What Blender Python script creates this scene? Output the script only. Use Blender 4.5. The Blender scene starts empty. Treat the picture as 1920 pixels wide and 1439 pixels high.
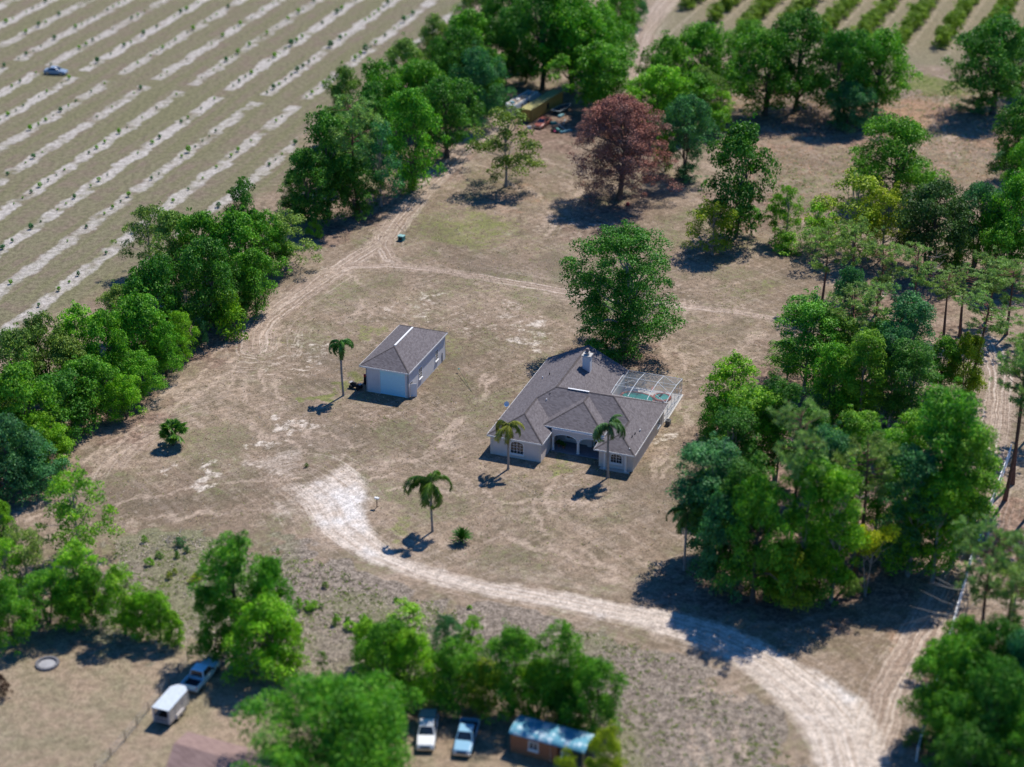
import bpy, bmesh, math, random
import numpy as np
from mathutils import Vector, Matrix
R = math.radians
sc = bpy.context.scene
C = sc.collection
# ------------------------------------------------------------------ camera, sky, sun, exposure
FPX, PITCH, CAMH = 3509.0, R(26.8), 121.0
cd = bpy.data.cameras.new('camera'); cam = bpy.data.objects.new('camera', cd); C.objects.link(cam)
cam.location = (0, 0, CAMH); cam.rotation_euler = (R(90) - PITCH, 0, 0)
cd.sensor_width = 36.0; cd.lens = 36.0 * FPX / 1920.0
cd.clip_start = 1.0; cd.clip_end = 12000.0
cd.dof.use_dof = True; cd.dof.focus_distance = 271.0; cd.dof.aperture_fstop = 0.052
sc.camera = cam
SUN_AZ, SUN_EL = R(35.0), R(56.0)
world = bpy.data.worlds.new('World'); sc.world = world; world.use_nodes = True
wn = world.node_tree; wn.nodes.clear()
sky = wn.nodes.new('ShaderNodeTexSky'); sky.sky_type = 'NISHITA'; sky.sun_disc = False
sky.sun_elevation = SUN_EL; sky.sun_rotation = SUN_AZ; sky.ozone_density = 8.0; sky.dust_density = 0.1; sky.air_density = 1.0
bg = wn.nodes.new('ShaderNodeBackground'); bg.inputs['Strength'].default_value = 0.095
wo = wn.nodes.new('ShaderNodeOutputWorld')
tn = wn.nodes.new('ShaderNodeMix'); tn.data_type = 'RGBA'; tn.blend_type = 'MULTIPLY'; tn.inputs[0].default_value = 1.0; tn.inputs[7].default_value = (0.40, 0.90, 1.35, 1)
wn.links.new(sky.outputs[0], tn.inputs[6]); wn.links.new(tn.outputs[2], bg.inputs[0]); wn.links.new(bg.outputs[0], wo.inputs[0])
sd = bpy.data.lights.new('sun', 'SUN'); sun = bpy.data.objects.new('sun', sd); C.objects.link(sun)
sd.energy = 5.0; sd.angle = R(0.5); sd.color = (1.0, 0.94, 0.87)
sv = Vector((math.sin(SUN_AZ) * math.cos(SUN_EL), math.cos(SUN_AZ) * math.cos(SUN_EL), math.sin(SUN_EL)))
sun.rotation_euler = sv.to_track_quat('Z', 'Y').to_euler(); sun.location = (60, 300, 200)
sc.view_settings.view_transform = 'Standard'; sc.view_settings.look = 'None'
sc.view_settings.exposure = 0.12; sc.view_settings.gamma = 1.0; sc.view_settings.use_curve_mapping = False
sc.render.engine = 'CYCLES'
sc.cycles.max_bounces = 6; sc.cycles.diffuse_bounces = 3; sc.cycles.glossy_bounces = 2
sc.cycles.transmission_bounces = 3; sc.cycles.transparent_max_bounces = 12; sc.cycles.use_denoising = True
sc.cycles.caustics_reflective = False; sc.cycles.caustics_refractive = False

# ------------------------------------------------------------------ helpers
def G(x, y, z=0.0):
    """where the sight line through a photo pixel meets the level z, in metres"""
    a = (x - 960) / FPX; b = -(y - 719.5) / FPX
    d = (a, math.cos(PITCH) + b * math.sin(PITCH), -math.sin(PITCH) + b * math.cos(PITCH))
    t = (z - CAMH) / d[2]
    return Vector((t * d[0], t * d[1], z))
def PY(p):
    vy, vz = p[1], p[2] - CAMH
    zc = vy * math.cos(PITCH) - vz * math.sin(PITCH); yc = vy * math.sin(PITCH) + vz * math.cos(PITCH)
    return 719.5 - FPX * yc / zc
def hgt(g, ty):
    lo, hi = 0.0, 45.0
    for _ in range(40):
        m = (lo + hi) / 2
        if PY((g[0], g[1], m)) > ty: lo = m
        else: hi = m
    return lo
def ppm(g): return FPX / math.sqrt(g[0] ** 2 + g[1] ** 2 + CAMH ** 2)

def tag(o, label=None, cat=None, group=None, kind=None):
    if label: o['label'] = label
    if cat: o['category'] = cat
    if group: o['group'] = group
    if kind: o['kind'] = kind
    return o
def empty(name, loc=(0, 0, 0), rz=0.0, label=None, cat=None, group=None):
    o = bpy.data.objects.new(name, None); C.objects.link(o)
    o.location = loc; o.rotation_euler = (0, 0, rz); o.empty_display_size = 0.3
    return tag(o, label, cat, group)
def link(name, me, mat=None, parent=None, loc=(0, 0, 0), rot=(0, 0, 0)):
    o = bpy.data.objects.new(name, me)
    if mat is not None and not me.materials: me.materials.append(mat)
    C.objects.link(o); o.parent = parent; o.location = loc; o.rotation_euler = rot
    return o
class MB:
    """collects shapes, then links them as one mesh object"""
    def __init__(s): s.v = []; s.f = []
    def poly(s, pts):
        n = len(s.v); s.v += [tuple(p) for p in pts]; s.f.append(tuple(range(n, n + len(pts)))); return s
    def box(s, x0, x1, y0, y1, z0, z1):
        n = len(s.v)
        s.v += [(x0, y0, z0), (x1, y0, z0), (x1, y1, z0), (x0, y1, z0), (x0, y0, z1), (x1, y0, z1), (x1, y1, z1), (x0, y1, z1)]
        s.f += [(n, n + 3, n + 2, n + 1), (n + 4, n + 5, n + 6, n + 7), (n, n + 1, n + 5, n + 4), (n + 1, n + 2, n + 6, n + 5), (n + 2, n + 3, n + 7, n + 6), (n + 3, n, n + 4, n + 7)]
        return s
    def prism(s, pts, dvec):
        n = len(s.v); k = len(pts); d = Vector(dvec)
        s.v += [tuple(p) for p in pts] + [tuple(Vector(p) + d) for p in pts]
        s.f.append(tuple(range(n + k - 1, n - 1, -1))); s.f.append(tuple(range(n + k, n + 2 * k)))
        for i in range(k):
            j = (i + 1) % k; s.f.append((n + i, n + j, n + k + j, n + k + i))
        return s
    def tube(s, pts, rad, n=6, cap=True):
        pts = [Vector(p) for p in pts]; base = len(s.v); k = len(pts)
        if not hasattr(rad, '__len__'): rad = [rad] * k
        for i, p in enumerate(pts):
            t = (pts[min(i + 1, k - 1)] - pts[max(i - 1, 0)]).normalized()
            up = Vector((0, 0, 1)) if abs(t.z) < 0.9 else Vector((1, 0, 0))
            a = t.cross(up).normalized(); b = t.cross(a)
            for j in range(n):
                an = 2 * math.pi * j / n
                s.v.append(tuple(p + (a * math.cos(an) + b * math.sin(an)) * rad[i]))
        for i in range(k - 1):
            for j in range(n):
                q = (j + 1) % n
                s.f.append((base + i * n + j, base + i * n + q, base + (i + 1) * n + q, base + (i + 1) * n + j))
        if cap:
            s.f.append(tuple(base + j for j in range(n - 1, -1, -1))); s.f.append(tuple(base + (k - 1) * n + j for j in range(n)))
        return s
    def lathe(s, prof, cx=0, cy=0, n=16):
        base = len(s.v)
        for r, z in prof:
            for j in range(n):
                a = 2 * math.pi * j / n; s.v.append((cx + r * math.cos(a), cy + r * math.sin(a), z))
        for i in range(len(prof) - 1):
            for j in range(n):
                q = (j + 1) % n
                s.f.append((base + i * n + j, base + i * n + q, base + (i + 1) * n + q, base + (i + 1) * n + j))
        return s
    def mesh(s, name):
        me = bpy.data.meshes.new(name); me.from_pydata(s.v, [], s.f); me.update(); return me
    def build(s, name, mat, parent=None, loc=(0, 0, 0), rot=(0, 0, 0), bevel=0.0):
        me = s.mesh(name)
        if bevel > 0:
            bm = bmesh.new(); bm.from_mesh(me); bmesh.ops.recalc_face_normals(bm, faces=bm.faces)
            bmesh.ops.bevel(bm, geom=bm.edges[:], offset=bevel, segments=2, affect='EDGES', profile=0.6)
            bm.to_mesh(me); bm.free()
        return link(name, me, mat, parent, loc, rot)

# ------------------------------------------------------------------ materials
def newmat(name):
    m = bpy.data.materials.new(name); m.use_nodes = True; nt = m.node_tree; nt.nodes.clear()
    out = nt.nodes.new('ShaderNodeOutputMaterial'); return m, nt, out
def N(nt, t, **kw):
    n = nt.nodes.new(t)
    for k, v in kw.items(): setattr(n, k, v)
    return n
def noise(nt, vec, scale, detail=4, rough=0.6, dist=0.0):
    n = N(nt, 'ShaderNodeTexNoise'); n.inputs['Scale'].default_value = scale; n.inputs['Detail'].default_value = detail
    n.inputs['Roughness'].default_value = rough; n.inputs['Distortion'].default_value = dist
    nt.links.new(vec, n.inputs['Vector']); return n.outputs[0]
def mathn(nt, op, a, b=None, c=None, clamp=False):
    n = N(nt, 'ShaderNodeMath', operation=op); n.use_clamp = clamp
    for i, x in enumerate((a, b, c)):
        if x is None: continue
        if isinstance(x, (int, float)): n.inputs[i].default_value = x
        else: nt.links.new(x, n.inputs[i])
    return n.outputs[0]
def ramp(nt, v, lo, hi, a=0.0, b=1.0):
    n = N(nt, 'ShaderNodeMapRange'); n.interpolation_type = 'SMOOTHSTEP'
    nt.links.new(v, n.inputs[0])
    for i, x in zip((1, 2, 3, 4), (lo, hi, a, b)): n.inputs[i].default_value = x
    return n.outputs[0]
def mixc(nt, fac, a, b, mode='MIX'):
    n = N(nt, 'ShaderNodeMix', data_type='RGBA', blend_type=mode)
    if isinstance(fac, (int, float)): n.inputs[0].default_value = fac
    else: nt.links.new(fac, n.inputs[0])
    for i, x in ((6, a), (7, b)):
        if isinstance(x, tuple): n.inputs[i].default_value = (*x[:3], 1)
        else: nt.links.new(x, n.inputs[i])
    return n.outputs[2]
def bsdf(nt, out, col, rough=0.8, spec=0.3, metal=0.0, bump=None, bstr=0.3, bdist=0.05):
    p = N(nt, 'ShaderNodeBsdfPrincipled')
    if isinstance(col, tuple): p.inputs['Base Color'].default_value = (*col[:3], 1)
    else: nt.links.new(col, p.inputs['Base Color'])
    if isinstance(rough, (int, float)): p.inputs['Roughness'].default_value = rough
    else: nt.links.new(rough, p.inputs['Roughness'])
    p.inputs['Specular IOR Level'].default_value = spec; p.inputs['Metallic'].default_value = metal
    if bump is not None:
        b = N(nt, 'ShaderNodeBump'); b.inputs['Strength'].default_value = bstr; b.inputs['Distance'].default_value = bdist
        nt.links.new(bump, b.inputs['Height']); nt.links.new(b.outputs[0], p.inputs['Normal'])
    nt.links.new(p.outputs[0], out.inputs[0]); return p
_mc = {}
def simple(name, col, rough=0.7, spec=0.3, metal=0.0, var=0.18, scale=3.0):
    """a plain surface with uneven wear"""
    if name in _mc: return _mc[name]
    m, nt, out = newmat(name); tc = N(nt, 'ShaderNodeTexCoord').outputs['Object']
    f = noise(nt, tc, scale, 5, 0.65); f2 = noise(nt, tc, scale * 7, 3, 0.6)
    k = mathn(nt, 'ADD', mathn(nt, 'MULTIPLY', f, 0.7), mathn(nt, 'MULTIPLY', f2, 0.3))
    k = ramp(nt, k, 0.3, 0.7)
    a = tuple(c * (1 - var) for c in col); b = tuple(min(1, c * (1 + var)) for c in col)
    bsdf(nt, out, mixc(nt, k, a, b), rough, spec, metal, f2, 0.1, 0.02)
    _mc[name] = m; return m
WHITE = simple('white_trim', (0.78, 0.78, 0.76), 0.5, var=0.05)
GLASS = simple('dark_glass', (0.02, 0.03, 0.04), 0.08, 0.8, var=0.3)
BLACK = simple('black_rubber', (0.02, 0.02, 0.022), 0.8)
CHROME = simple('chrome', (0.6, 0.6, 0.6), 0.3, 0.5, 1.0, var=0.1)
WOODDARK = simple('weathered_wood', (0.16, 0.11, 0.08), 0.9)

def roof_material(name, c0, c1):
    m, nt, out = newmat(name); g = N(nt, 'ShaderNodeNewGeometry'); tc = N(nt, 'ShaderNodeTexCoord').outputs['Object']
    sep = N(nt, 'ShaderNodeSeparateXYZ'); nt.links.new(tc, sep.inputs[0])
    nm = N(nt, 'ShaderNodeNewGeometry')
    # shingle courses follow the height; tabs along the eave direction
    course = mathn(nt, 'MULTIPLY', sep.outputs[2], 1 / 0.09)
    row = mathn(nt, 'FLOOR', course)
    along = mathn(nt, 'ADD', sep.outputs[0], sep.outputs[1])
    tab = mathn(nt, 'FLOOR', mathn(nt, 'ADD', mathn(nt, 'MULTIPLY', along, 1 / 0.33), mathn(nt, 'MULTIPLY', row, 0.37)))
    cb = N(nt, 'ShaderNodeCombineXYZ'); nt.links.new(row, cb.inputs[0]); nt.links.new(tab, cb.inputs[1])
    wn_ = N(nt, 'ShaderNodeTexWhiteNoise'); wn_.noise_dimensions = '3D'; nt.links.new(cb.outputs[0], wn_.inputs['Vector'])
    f1 = noise(nt, tc, 0.35, 4, 0.6); f2 = noise(nt, tc, 6, 3, 0.7)
    k = mathn(nt, 'ADD', mathn(nt, 'MULTIPLY', wn_.outputs[0], 0.45), mathn(nt, 'ADD', mathn(nt, 'MULTIPLY', f1, 0.25), mathn(nt, 'MULTIPLY', f2, 0.45)))
    k = ramp(nt, k, 0.1, 1.0)
    edge = ramp(nt, mathn(nt, 'FRACT', course), 0.0, 0.25, 0.8, 1.0)
    col = mixc(nt, k, c0, c1)
    cm = N(nt, 'ShaderNodeCombineXYZ'); [nt.links.new(edge, cm.inputs[i]) for i in range(3)]
    col = mixc(nt, 1.0, col, cm.outputs[0], 'MULTIPLY')
    bsdf(nt, out, col, 0.9, 0.2, bump=wn_.outputs[0], bstr=0.35, bdist=0.02)
    return m
ROOF = roof_material('brown_shingle', (0.105, 0.092, 0.094), (0.195, 0.176, 0.178))
ROOFCAP = roof_material('ridge_shingle', (0.070, 0.060, 0.058), (0.120, 0.104, 0.10))
STUCCO = simple('beige_stucco', (0.66, 0.60, 0.56), 0.9, 0.2, var=0.08, scale=0.8)
STUCCOG = simple('pale_stucco', (0.62, 0.61, 0.61), 0.9, 0.2, var=0.08, scale=0.8)
QUOIN = simple('cream_quoin', (0.68, 0.62, 0.54), 0.85, 0.2, var=0.08)
CONC = simple('concrete', (0.50, 0.48, 0.44), 0.9, 0.2, var=0.12)

def leaf_material(name, trans=0.35, hv=0.10, rough=0.55):
    """leaf colour comes from the crown's own object colour, varied leaf by leaf"""
    m, nt, out = newmat(name)
    oi = N(nt, 'ShaderNodeObjectInfo'); ge = N(nt, 'ShaderNodeNewGeometry')
    tc = N(nt, 'ShaderNodeTexCoord').outputs['Object']
    cl = noise(nt, tc, 0.45, 3, 0.6)
    rnd = ge.outputs['Random Per Island']
    hs = N(nt, 'ShaderNodeHueSaturation')
    hue = mathn(nt, 'ADD', 0.5, mathn(nt, 'MULTIPLY', mathn(nt, 'SUBTRACT', mathn(nt, 'ADD', rnd, cl), 1.0), -hv * 0.5))
    val = mathn(nt, 'ADD', 0.30, mathn(nt, 'ADD', mathn(nt, 'MULTIPLY', rnd, 0.85), mathn(nt, 'MULTIPLY', ramp(nt, cl, 0.35, 0.65), 0.65)))
    nt.links.new(hue, hs.inputs['Hue']); nt.links.new(val, hs.inputs['Value']); nt.links.new(oi.outputs['Color'], hs.inputs['Color'])
    d = N(nt, 'ShaderNodeBsdfPrincipled'); nt.links.new(hs.outputs[0], d.inputs['Base Color'])
    d.inputs['Roughness'].default_value = rough; d.inputs['Specular IOR Level'].default_value = 0.25
    t = N(nt, 'ShaderNodeBsdfTranslucent')
    tcol = mixc(nt, 1.0, hs.outputs[0], (1.25, 1.35, 0.7), 'MULTIPLY'); nt.links.new(tcol, t.inputs[0])
    mx = N(nt, 'ShaderNodeMixShader'); mx.inputs[0].default_value = trans
    nt.links.new(d.outputs[0], mx.inputs[1]); nt.links.new(t.outputs[0], mx.inputs[2]); nt.links.new(mx.outputs[0], out.inputs[0])
    return m
LEAF = leaf_material('leaf', 0.24)
NEEDLE = leaf_material('pine_needle', 0.25, 0.06, 0.5)
FROND = leaf_material('palm_leaf', 0.25, 0.10, 0.4)
m, nt, out = newmat('dead_leaf'); _t = N(nt, 'ShaderNodeTexCoord').outputs['Object']; _g = N(nt, 'ShaderNodeNewGeometry').outputs['Random Per Island']
_k = ramp(nt, mathn(nt, 'ADD', noise(nt, _t, 0.22, 3, 0.6), mathn(nt, 'MULTIPLY', _g, 0.25)), 0.44, 0.66)
_c = mixc(nt, _k, (0.21, 0.14, 0.115), (0.44, 0.175, 0.115)); _c = mixc(nt, mathn(nt, 'MULTIPLY', _g, 0.5), _c, (0.26, 0.17, 0.14))
bsdf(nt, out, _c, 0.8, 0.1); DEADLEAF = m
BARK = simple('bark', (0.13, 0.10, 0.08), 0.95, 0.1, var=0.35, scale=2.0)
BARKPALE = simple('grey_bark', (0.30, 0.27, 0.24), 0.95, 0.1, var=0.25, scale=2.0)
BARKRED = simple('reddish_pine_bark', (0.17, 0.09, 0.065), 0.95, 0.1, var=0.35, scale=2.0)

# ------------------------------------------------------------------ ground
def world_poly(px): return np.array([G(x, y)[:2] for x, y in px])
def dist_poly(P, px, closed=False):
    """distance to a line drawn on the ground, and arc length along it"""
    W = world_poly(px); best = np.full(len(P), 1e9); arc = np.zeros(len(P)); side = np.zeros(len(P)); acc = 0.0
    n = len(W); segs = n if closed else n - 1
    for i in range(segs):
        a, b = W[i], W[(i + 1) % n]; d = b - a; L = math.hypot(*d)
        t = np.clip(((P - a) @ d) / (L * L), 0, 1); q = a + t[:, None] * d
        dd = np.hypot(*(P - q).T); m = dd < best
        best[m] = dd[m]; arc[m] = (acc + t * L)[m]
        side[m] = np.sign(d[0] * (P[:, 1] - a[1]) - d[1] * (P[:, 0] - a[0]))[m]
        acc += L
    return best, arc, side
def inside(P, px):
    W = world_poly(px); x, y = P.T; r = np.zeros(len(P), bool); n = len(W)
    for i in range(n):
        x1, y1 = W[i]; x2, y2 = W[(i + 1) % n]
        c = ((y1 > y) != (y2 > y)) & (x < (x2 - x1) * (y - y1) / (y2 - y1 + 1e-12) + x1); r ^= c
    return r
def sstep(x, a, b):
    t = np.clip((x - a) / (b - a), 0, 1); return t * t * (3 - 2 * t)
def area(P, px, feather):
    ins = inside(P, px); d, _, _ = dist_poly(P, px, True); sd_ = np.where(ins, d, -d)
    return sstep(sd_, -feather, feather)
def blob(P, x, y, wpx, hpx, k=1.0):
    P = PW; a = G(x, y); b = G(x + wpx / 2, y); c = G(x, y - hpx / 2)
    rx = b[0] - a[0]; ry = c[1] - a[1]
    r = np.sqrt(((P[:, 0] - a[0]) / rx) ** 2 + ((P[:, 1] - a[1]) / ry) ** 2)
    return k * (1 - sstep(r, 0.35, 1.25))

xs = np.concatenate([[-6000, -2500, -1000, -450, -260, -180], np.arange(-138, 138.01, 0.46), [180, 260, 450, 1000, 2500, 6000]])
ys = np.concatenate([[-3000, -800, -100, 40, 110], np.arange(140, 462, 0.46), [520, 620, 800, 1200, 2500, 9000]])
X, Y = np.meshgrid(xs, ys); P = np.stack([X.ravel(), Y.ravel()], 1); nx, ny = len(xs), len(ys)
def wob(q, seed, amp, lam, octs=4):
    r_ = np.random.default_rng(seed); o_ = np.zeros(len(q))
    for k_ in range(octs):
        for _ in range(4):
            a_ = r_.uniform(0, 2 * math.pi); f_ = 2 * math.pi / (lam / 1.9 ** k_ * r_.uniform(.7, 1.4)); o_ += amp / 1.6 ** k_ / 2 * np.sin(f_ * (q[:, 0] * math.cos(a_) + q[:, 1] * math.sin(a_)) + r_.uniform(0, 6.28))
    return o_
PW = P + np.stack([wob(P, 1, 1.6, 11), wob(P, 2, 2.2, 11)], 1)      # a crooked copy of the plan, so patches get ragged outlines
PS = P + np.stack([wob(P, 3, 0.35, 5), wob(P, 4, 0.45, 5)], 1)
me = bpy.data.meshes.new('ground')
idx = np.arange(nx * ny).reshape(ny, nx)
F = np.stack([idx[:-1, :-1], idx[:-1, 1:], idx[1:, 1:], idx[1:, :-1]], -1).reshape(-1, 4)
me.vertices.add(len(P)); co = np.zeros((len(P), 3), np.float32); co[:, :2] = P; me.vertices.foreach_set('co', co.ravel())
me.loops.add(F.size); me.loops.foreach_set('vertex_index', F.ravel().astype(np.int32))
me.polygons.add(len(F)); me.polygons.foreach_set('loop_start', (np.arange(len(F)) * 4).astype(np.int32))
me.update(calc_edges=True)
SAND = [(548, 925), (585, 900), (612, 893), (640, 868), (668, 880), (690, 905), (694, 940), (684, 960), (690, 985), (706, 1012), (738, 1040), (800, 1058), (850, 1078), (900, 1088), (960, 1098), (1060, 1112), (1160, 1132), (1260, 1147), (1350, 1168), (1420, 1196), (1480, 1230), (1540, 1262), (1590, 1295), (1630, 1325), (1660, 1380), (1668, 1480), (1540, 1500), (1522, 1400), (1480, 1345), (1430, 1292), (1370, 1243), (1290, 1207), (1180, 1172), (1060, 1145), (960, 1126), (860, 1106), (780, 1084), (700, 1056), (640, 1026), (600, 1000), (575, 968)]
SANDC = [(560, 900), (612, 940), (640, 990), (700, 1035), (790, 1072), (900, 1100), (1060, 1130), (1200, 1158), (1330, 1195), (1430, 1245), (1510, 1305), (1570, 1370), (1600, 1480)]
TR_RIGHT = [(1640, 1400), (1668, 1300), (1712, 1220), (1760, 1140), (1800, 1060), (1828, 985), (1850, 900), (1868, 800), (1875, 700), (1850, 640)]
TR_LOOP = [(1012, 190), (935, 225), (885, 265), (840, 312), (790, 360), (745, 410), (715, 455), (660, 490), (600, 530), (540, 570), (500, 600), (484, 625), (484, 655)]
TR_BACK = [(560, 555), (610, 515), (660, 500), (720, 498), (790, 503), (870, 515), (950, 528), (1050, 545), (1160, 560), (1260, 573), (1360, 583), (1460, 598)]
TR_J = [(720, 440), (716, 462), (728, 485), (755, 500)]
TR_TOP = [(1280, -30), (1235, 20), (1205, 60), (1190, 100), (1175, 150), (1165, 190)]
A = {}
dS, arcS, sideS = dist_poly(P, SANDC)
A['sand'] = area(P * 0.6 + PS * 0.4, SAND, 1.5)
fan = sstep(dist_poly(P, [(560, 940), (640, 900), (690, 905)])[0], 13.0, 3.0)
A['sand'] = np.maximum(A['sand'], area(PW, SAND, 4.5) * fan * 0.9 )
A['sand'] *= 1 - 0.22 * fan
A['white'] = np.clip(np.maximum.reduce([blob(P, 640, 930, 170, 130, 1.3), blob(P, 1560, 1300, 190, 110, 1.1), blob(P, 700, 1000, 60, 80, 1), blob(P, 1180, 1130, 260, 20, 1), blob(P, 1600, 1290, 120, 90, 1.1)]), 0, 1)
A['sand'] = np.maximum(A['sand'], 0.45 * area(P, [(480, 960), (560, 905), (620, 990), (560, 985), (500, 975)], 3.5))
A['sand'] = np.maximum(A['sand'], 0.5 * blob(P, 520, 870, 130, 60))
tk = np.zeros(len(P)); al = arcS.copy(); ac = dS * sideS; near = dS.copy()
for px, hw in ((TR_RIGHT, 2.4), (TR_LOOP, 2.6), (TR_BACK, 1.2), (TR_J, 1.5), (TR_TOP, 3.0)):
    d, a_, s_ = dist_poly(P * 0.7 + PS * 0.3, px); tk = np.maximum(tk, 0.85 * (1 - sstep(d, hw * 0.3, hw * 1.8)))
    m = (d < near) & (d < 9); al[m] = a_[m]; ac[m] = (d * s_)[m]; near = np.minimum(near, d)
tk = np.maximum(tk, 0.6 * area(P, [(1640, 1330), (1700, 1240), (1765, 1130), (1810, 1050), (1850, 1060), (1740, 1280), (1700, 1439), (1650, 1480)], 2))
for pxf, kf in (([(484, 640), (488, 680), (520, 740), (570, 800), (620, 860), (650, 900)], .42), ([(484, 650), (440, 700), (330, 780), (180, 880), (60, 960)], .5), ([(545, 600), (600, 640), (640, 680)], .3)):
    df, _a, _s = dist_poly(PW, pxf); tk = np.maximum(tk, kf * (1 - sstep(df, 1.0, 4.5)))
thin = np.zeros(len(P))
for pxt in ([(500, 610), (462, 680), (455, 740), (500, 800), (580, 850)], [(545, 610), (510, 660), (520, 740), (600, 810), (700, 850)], [(700, 880), (820, 850), (900, 900), (960, 990), (1100, 1060)], [(760, 910), (900, 930), (1060, 940), (1200, 960)], [(640, 500), (700, 560), (690, 600)], [(1180, 1090), (1060, 1010), (1020, 940), (1040, 900)],
            [(1300, 560), (1260, 640), (1300, 720), (1290, 800), (1240, 900)], [(1440, 620), (1380, 660), (1300, 660)], [(1320, 1439), (1290, 1360), (1330, 1290), (1420, 1280)], [(1350, 1439), (1325, 1370), (1350, 1310), (1420, 1300)], [(1400, 1439), (1380, 1370), (1410, 1320)], [(860, 300), (960, 330), (1050, 400), (1020, 450)], [(1000, 290), (1090, 330), (1080, 400)],
            [(60, 960), (200, 850), (330, 740), (450, 640)], [(80, 975), (230, 860), (350, 760), (470, 660)], [(300, 970), (450, 960), (560, 950)], [(250, 940), (420, 900), (560, 900)], [(1350, 200), (1500, 260), (1620, 250), (1900, 260)], [(1780, 180), (1760, 220), (1800, 300)], [(930, 700), (890, 780), (800, 860), (720, 900)]):
    for off in (0.0, 1.7):
        dt, _a, _s = dist_poly(PS + np.array([off, off * .3]), pxt); thin = np.maximum(thin, (1 - sstep(dt, 0.15, 0.75)) * (0.55 + 0.45 * np.sin(_a * 0.35 + off)))
A['thin'] = thin
A['track'] = tk; A['al'] = al; A['ac'] = ac
# how strongly wheel streaks show
A['rut'] = np.clip(np.maximum(A['sand'], tk), 0, 1) + 0.35 * (1 - sstep(near, 3, 10))
pale = np.zeros(len(P))
for b_ in ((375, 890, 75, 34, .95), (350, 908, 40, 14, .7), (340, 880, 50, 10, .7), (520, 818, 120, 26, .8), (470, 835, 80, 50, .55), (545, 825, 70, 24, .7), (450, 870, 200, 90, .3), (990, 632, 120, 46, .85), (1005, 655, 80, 26, .7), (945, 590, 150, 55, .5), (780, 575, 130, 60, .5), (770, 600, 90, 30, .5), (570, 665, 120, 75, .55), (560, 690, 90, 40, .45), (1245, 818, 55, 45, .75), (1250, 780, 50, 40, .3), (1290, 820, 60, 60, .3), (850, 423, 36, 9, .9), (765, 387, 14, 5, .9), (1085, 420, 120, 40, .5), (1000, 440, 120, 26, .45), (590, 495, 26, 7, .9), (645, 790, 90, 60, .3), (1055, 905, 80, 30, .5), (228, 1053, 34, 13, .9), (300, 1115, 30, 14, .6), (380, 1118, 40, 10, .6), (1500, 690, 60, 30, .45), (1425, 660, 60, 22, .5), (1180, 150, 30, 90, .6), (1425, 180, 60, 60, .4), (1830, 250, 120, 60, .35), (140, 1055, 60, 22, .5), (1665, 560, 60, 30, .6), (1850, 640, 120, 60, .4), (1340, 170, 50, 40, .3), (1200, 1250, 380, 90, .22), (1330, 1330, 260, 120, .2), (1420, 580, 90, 30, .35), (250, 860, 200, 34, .4), (200, 900, 120, 26, .4), (340, 985, 260, 30, .2), (1250, 545, 60, 8, .6), (1390, 490, 200, 60, .25)):
    pale = np.maximum(pale, blob(P, *b_))
A['pale'] = pale
for b_ in ((930, 600, 300, 90, .42), (800, 570, 260, 80, .4), (560, 680, 200, 120, .4), (480, 870, 300, 120, .38), (700, 790, 300, 60, .28), (1010, 640, 200, 60, .5), (1150, 1140, 400, 60, .25), (760, 1010, 140, 60, .3), (1330, 700, 160, 120, .3), (1080, 430, 260, 60, .4), (300, 960, 400, 60, .25)):
    pale = np.maximum(pale, blob(P, *b_))
A['pale'] = pale
green = np.zeros(len(P))
for b_ in ((880, 430, 300, 90, .75), (800, 400, 160, 60, .5), (620, 735, 60, 30, 1.2), (660, 705, 60, 36, 1.0), (700, 620, 50, 60, .7), (1018, 1041, 26, 10, 1.3), (900, 970, 130, 30, .4), (1040, 880, 120, 24, .7), (740, 490, 140, 40, .4), (745, 1000, 80, 26, .7), (900, 545, 260, 60, .5), (1050, 480, 220, 60, .45), (840, 640, 60, 60, .6), (800, 700, 90, 60, .55), (1250, 760, 90, 90, .5), (1330, 640, 160, 80, .35), (420, 720, 180, 60, .4), (700, 850, 160, 60, .3), (560, 840, 90, 30, .4), (1390, 460, 180, 50, .5), (1760, 160, 200, 44, 1.3), (1600, 290, 220, 60, .5), (1540, 330, 200, 60, .5), (400, 1080, 300, 110, .45), (330, 1125, 160, 60, .5), (780, 960, 60, 20, .4), (1110, 940, 160, 60, .3), (640, 1390, 400, 80, .3), (200, 1420, 300, 60, .35), (1130, 970, 60, 30, .3), (860, 790, 100, 26, .35), (450, 640, 90, 40, .3), (880, 860, 140, 60, .25), (1450, 540, 120, 40, .5), (940, 210, 60, 40, .3), (1850, 830, 50, 80, .1), (1040, 885, 70, 12, .9), (1800, 320, 150, 40, .3)):
    green = np.maximum(green, blob(P, *b_))
A['green'] = green
litter = np.zeros(len(P))
for b_ in ((1400, 1110, 420, 130, .9), (1600, 1100, 380, 120, .9), (1560, 860, 640, 520, .9), (1720, 560, 420, 260, .6), (1880, 1000, 160, 260, .75), (1150, 390, 260, 120, .6), (950, 370, 160, 60, .5), (1390, 400, 240, 120, .6), (1340, 470, 180, 60, .4), (1180, 660, 230, 70, .8), (1040, 230, 200, 130, .8), (1100, 440, 170, 60, .6), (700, 380, 200, 90, .8), (620, 440, 160, 50, .7), (500, 560, 120, 150, .6), (400, 650, 200, 110, .7), (230, 780, 260, 130, .75), (70, 900, 240, 150, .75), (850, 300, 160, 90, .7), (1520, 230, 400, 110, .7), (1800, 215, 260, 80, .6), (600, 1300, 500, 90, .5), (250, 1210, 420, 60, .5), (900, 1400, 420, 120, .7), (1300, 1100, 120, 80, .5), (1780, 1250, 190, 220, .7), (1850, 1350, 260, 260, .8), (120, 1100, 300, 120, .5), (1180, 1000, 60, 60, .2)):
    litter = np.maximum(litter, blob(P, *b_))
A['litter'] = litter
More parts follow.
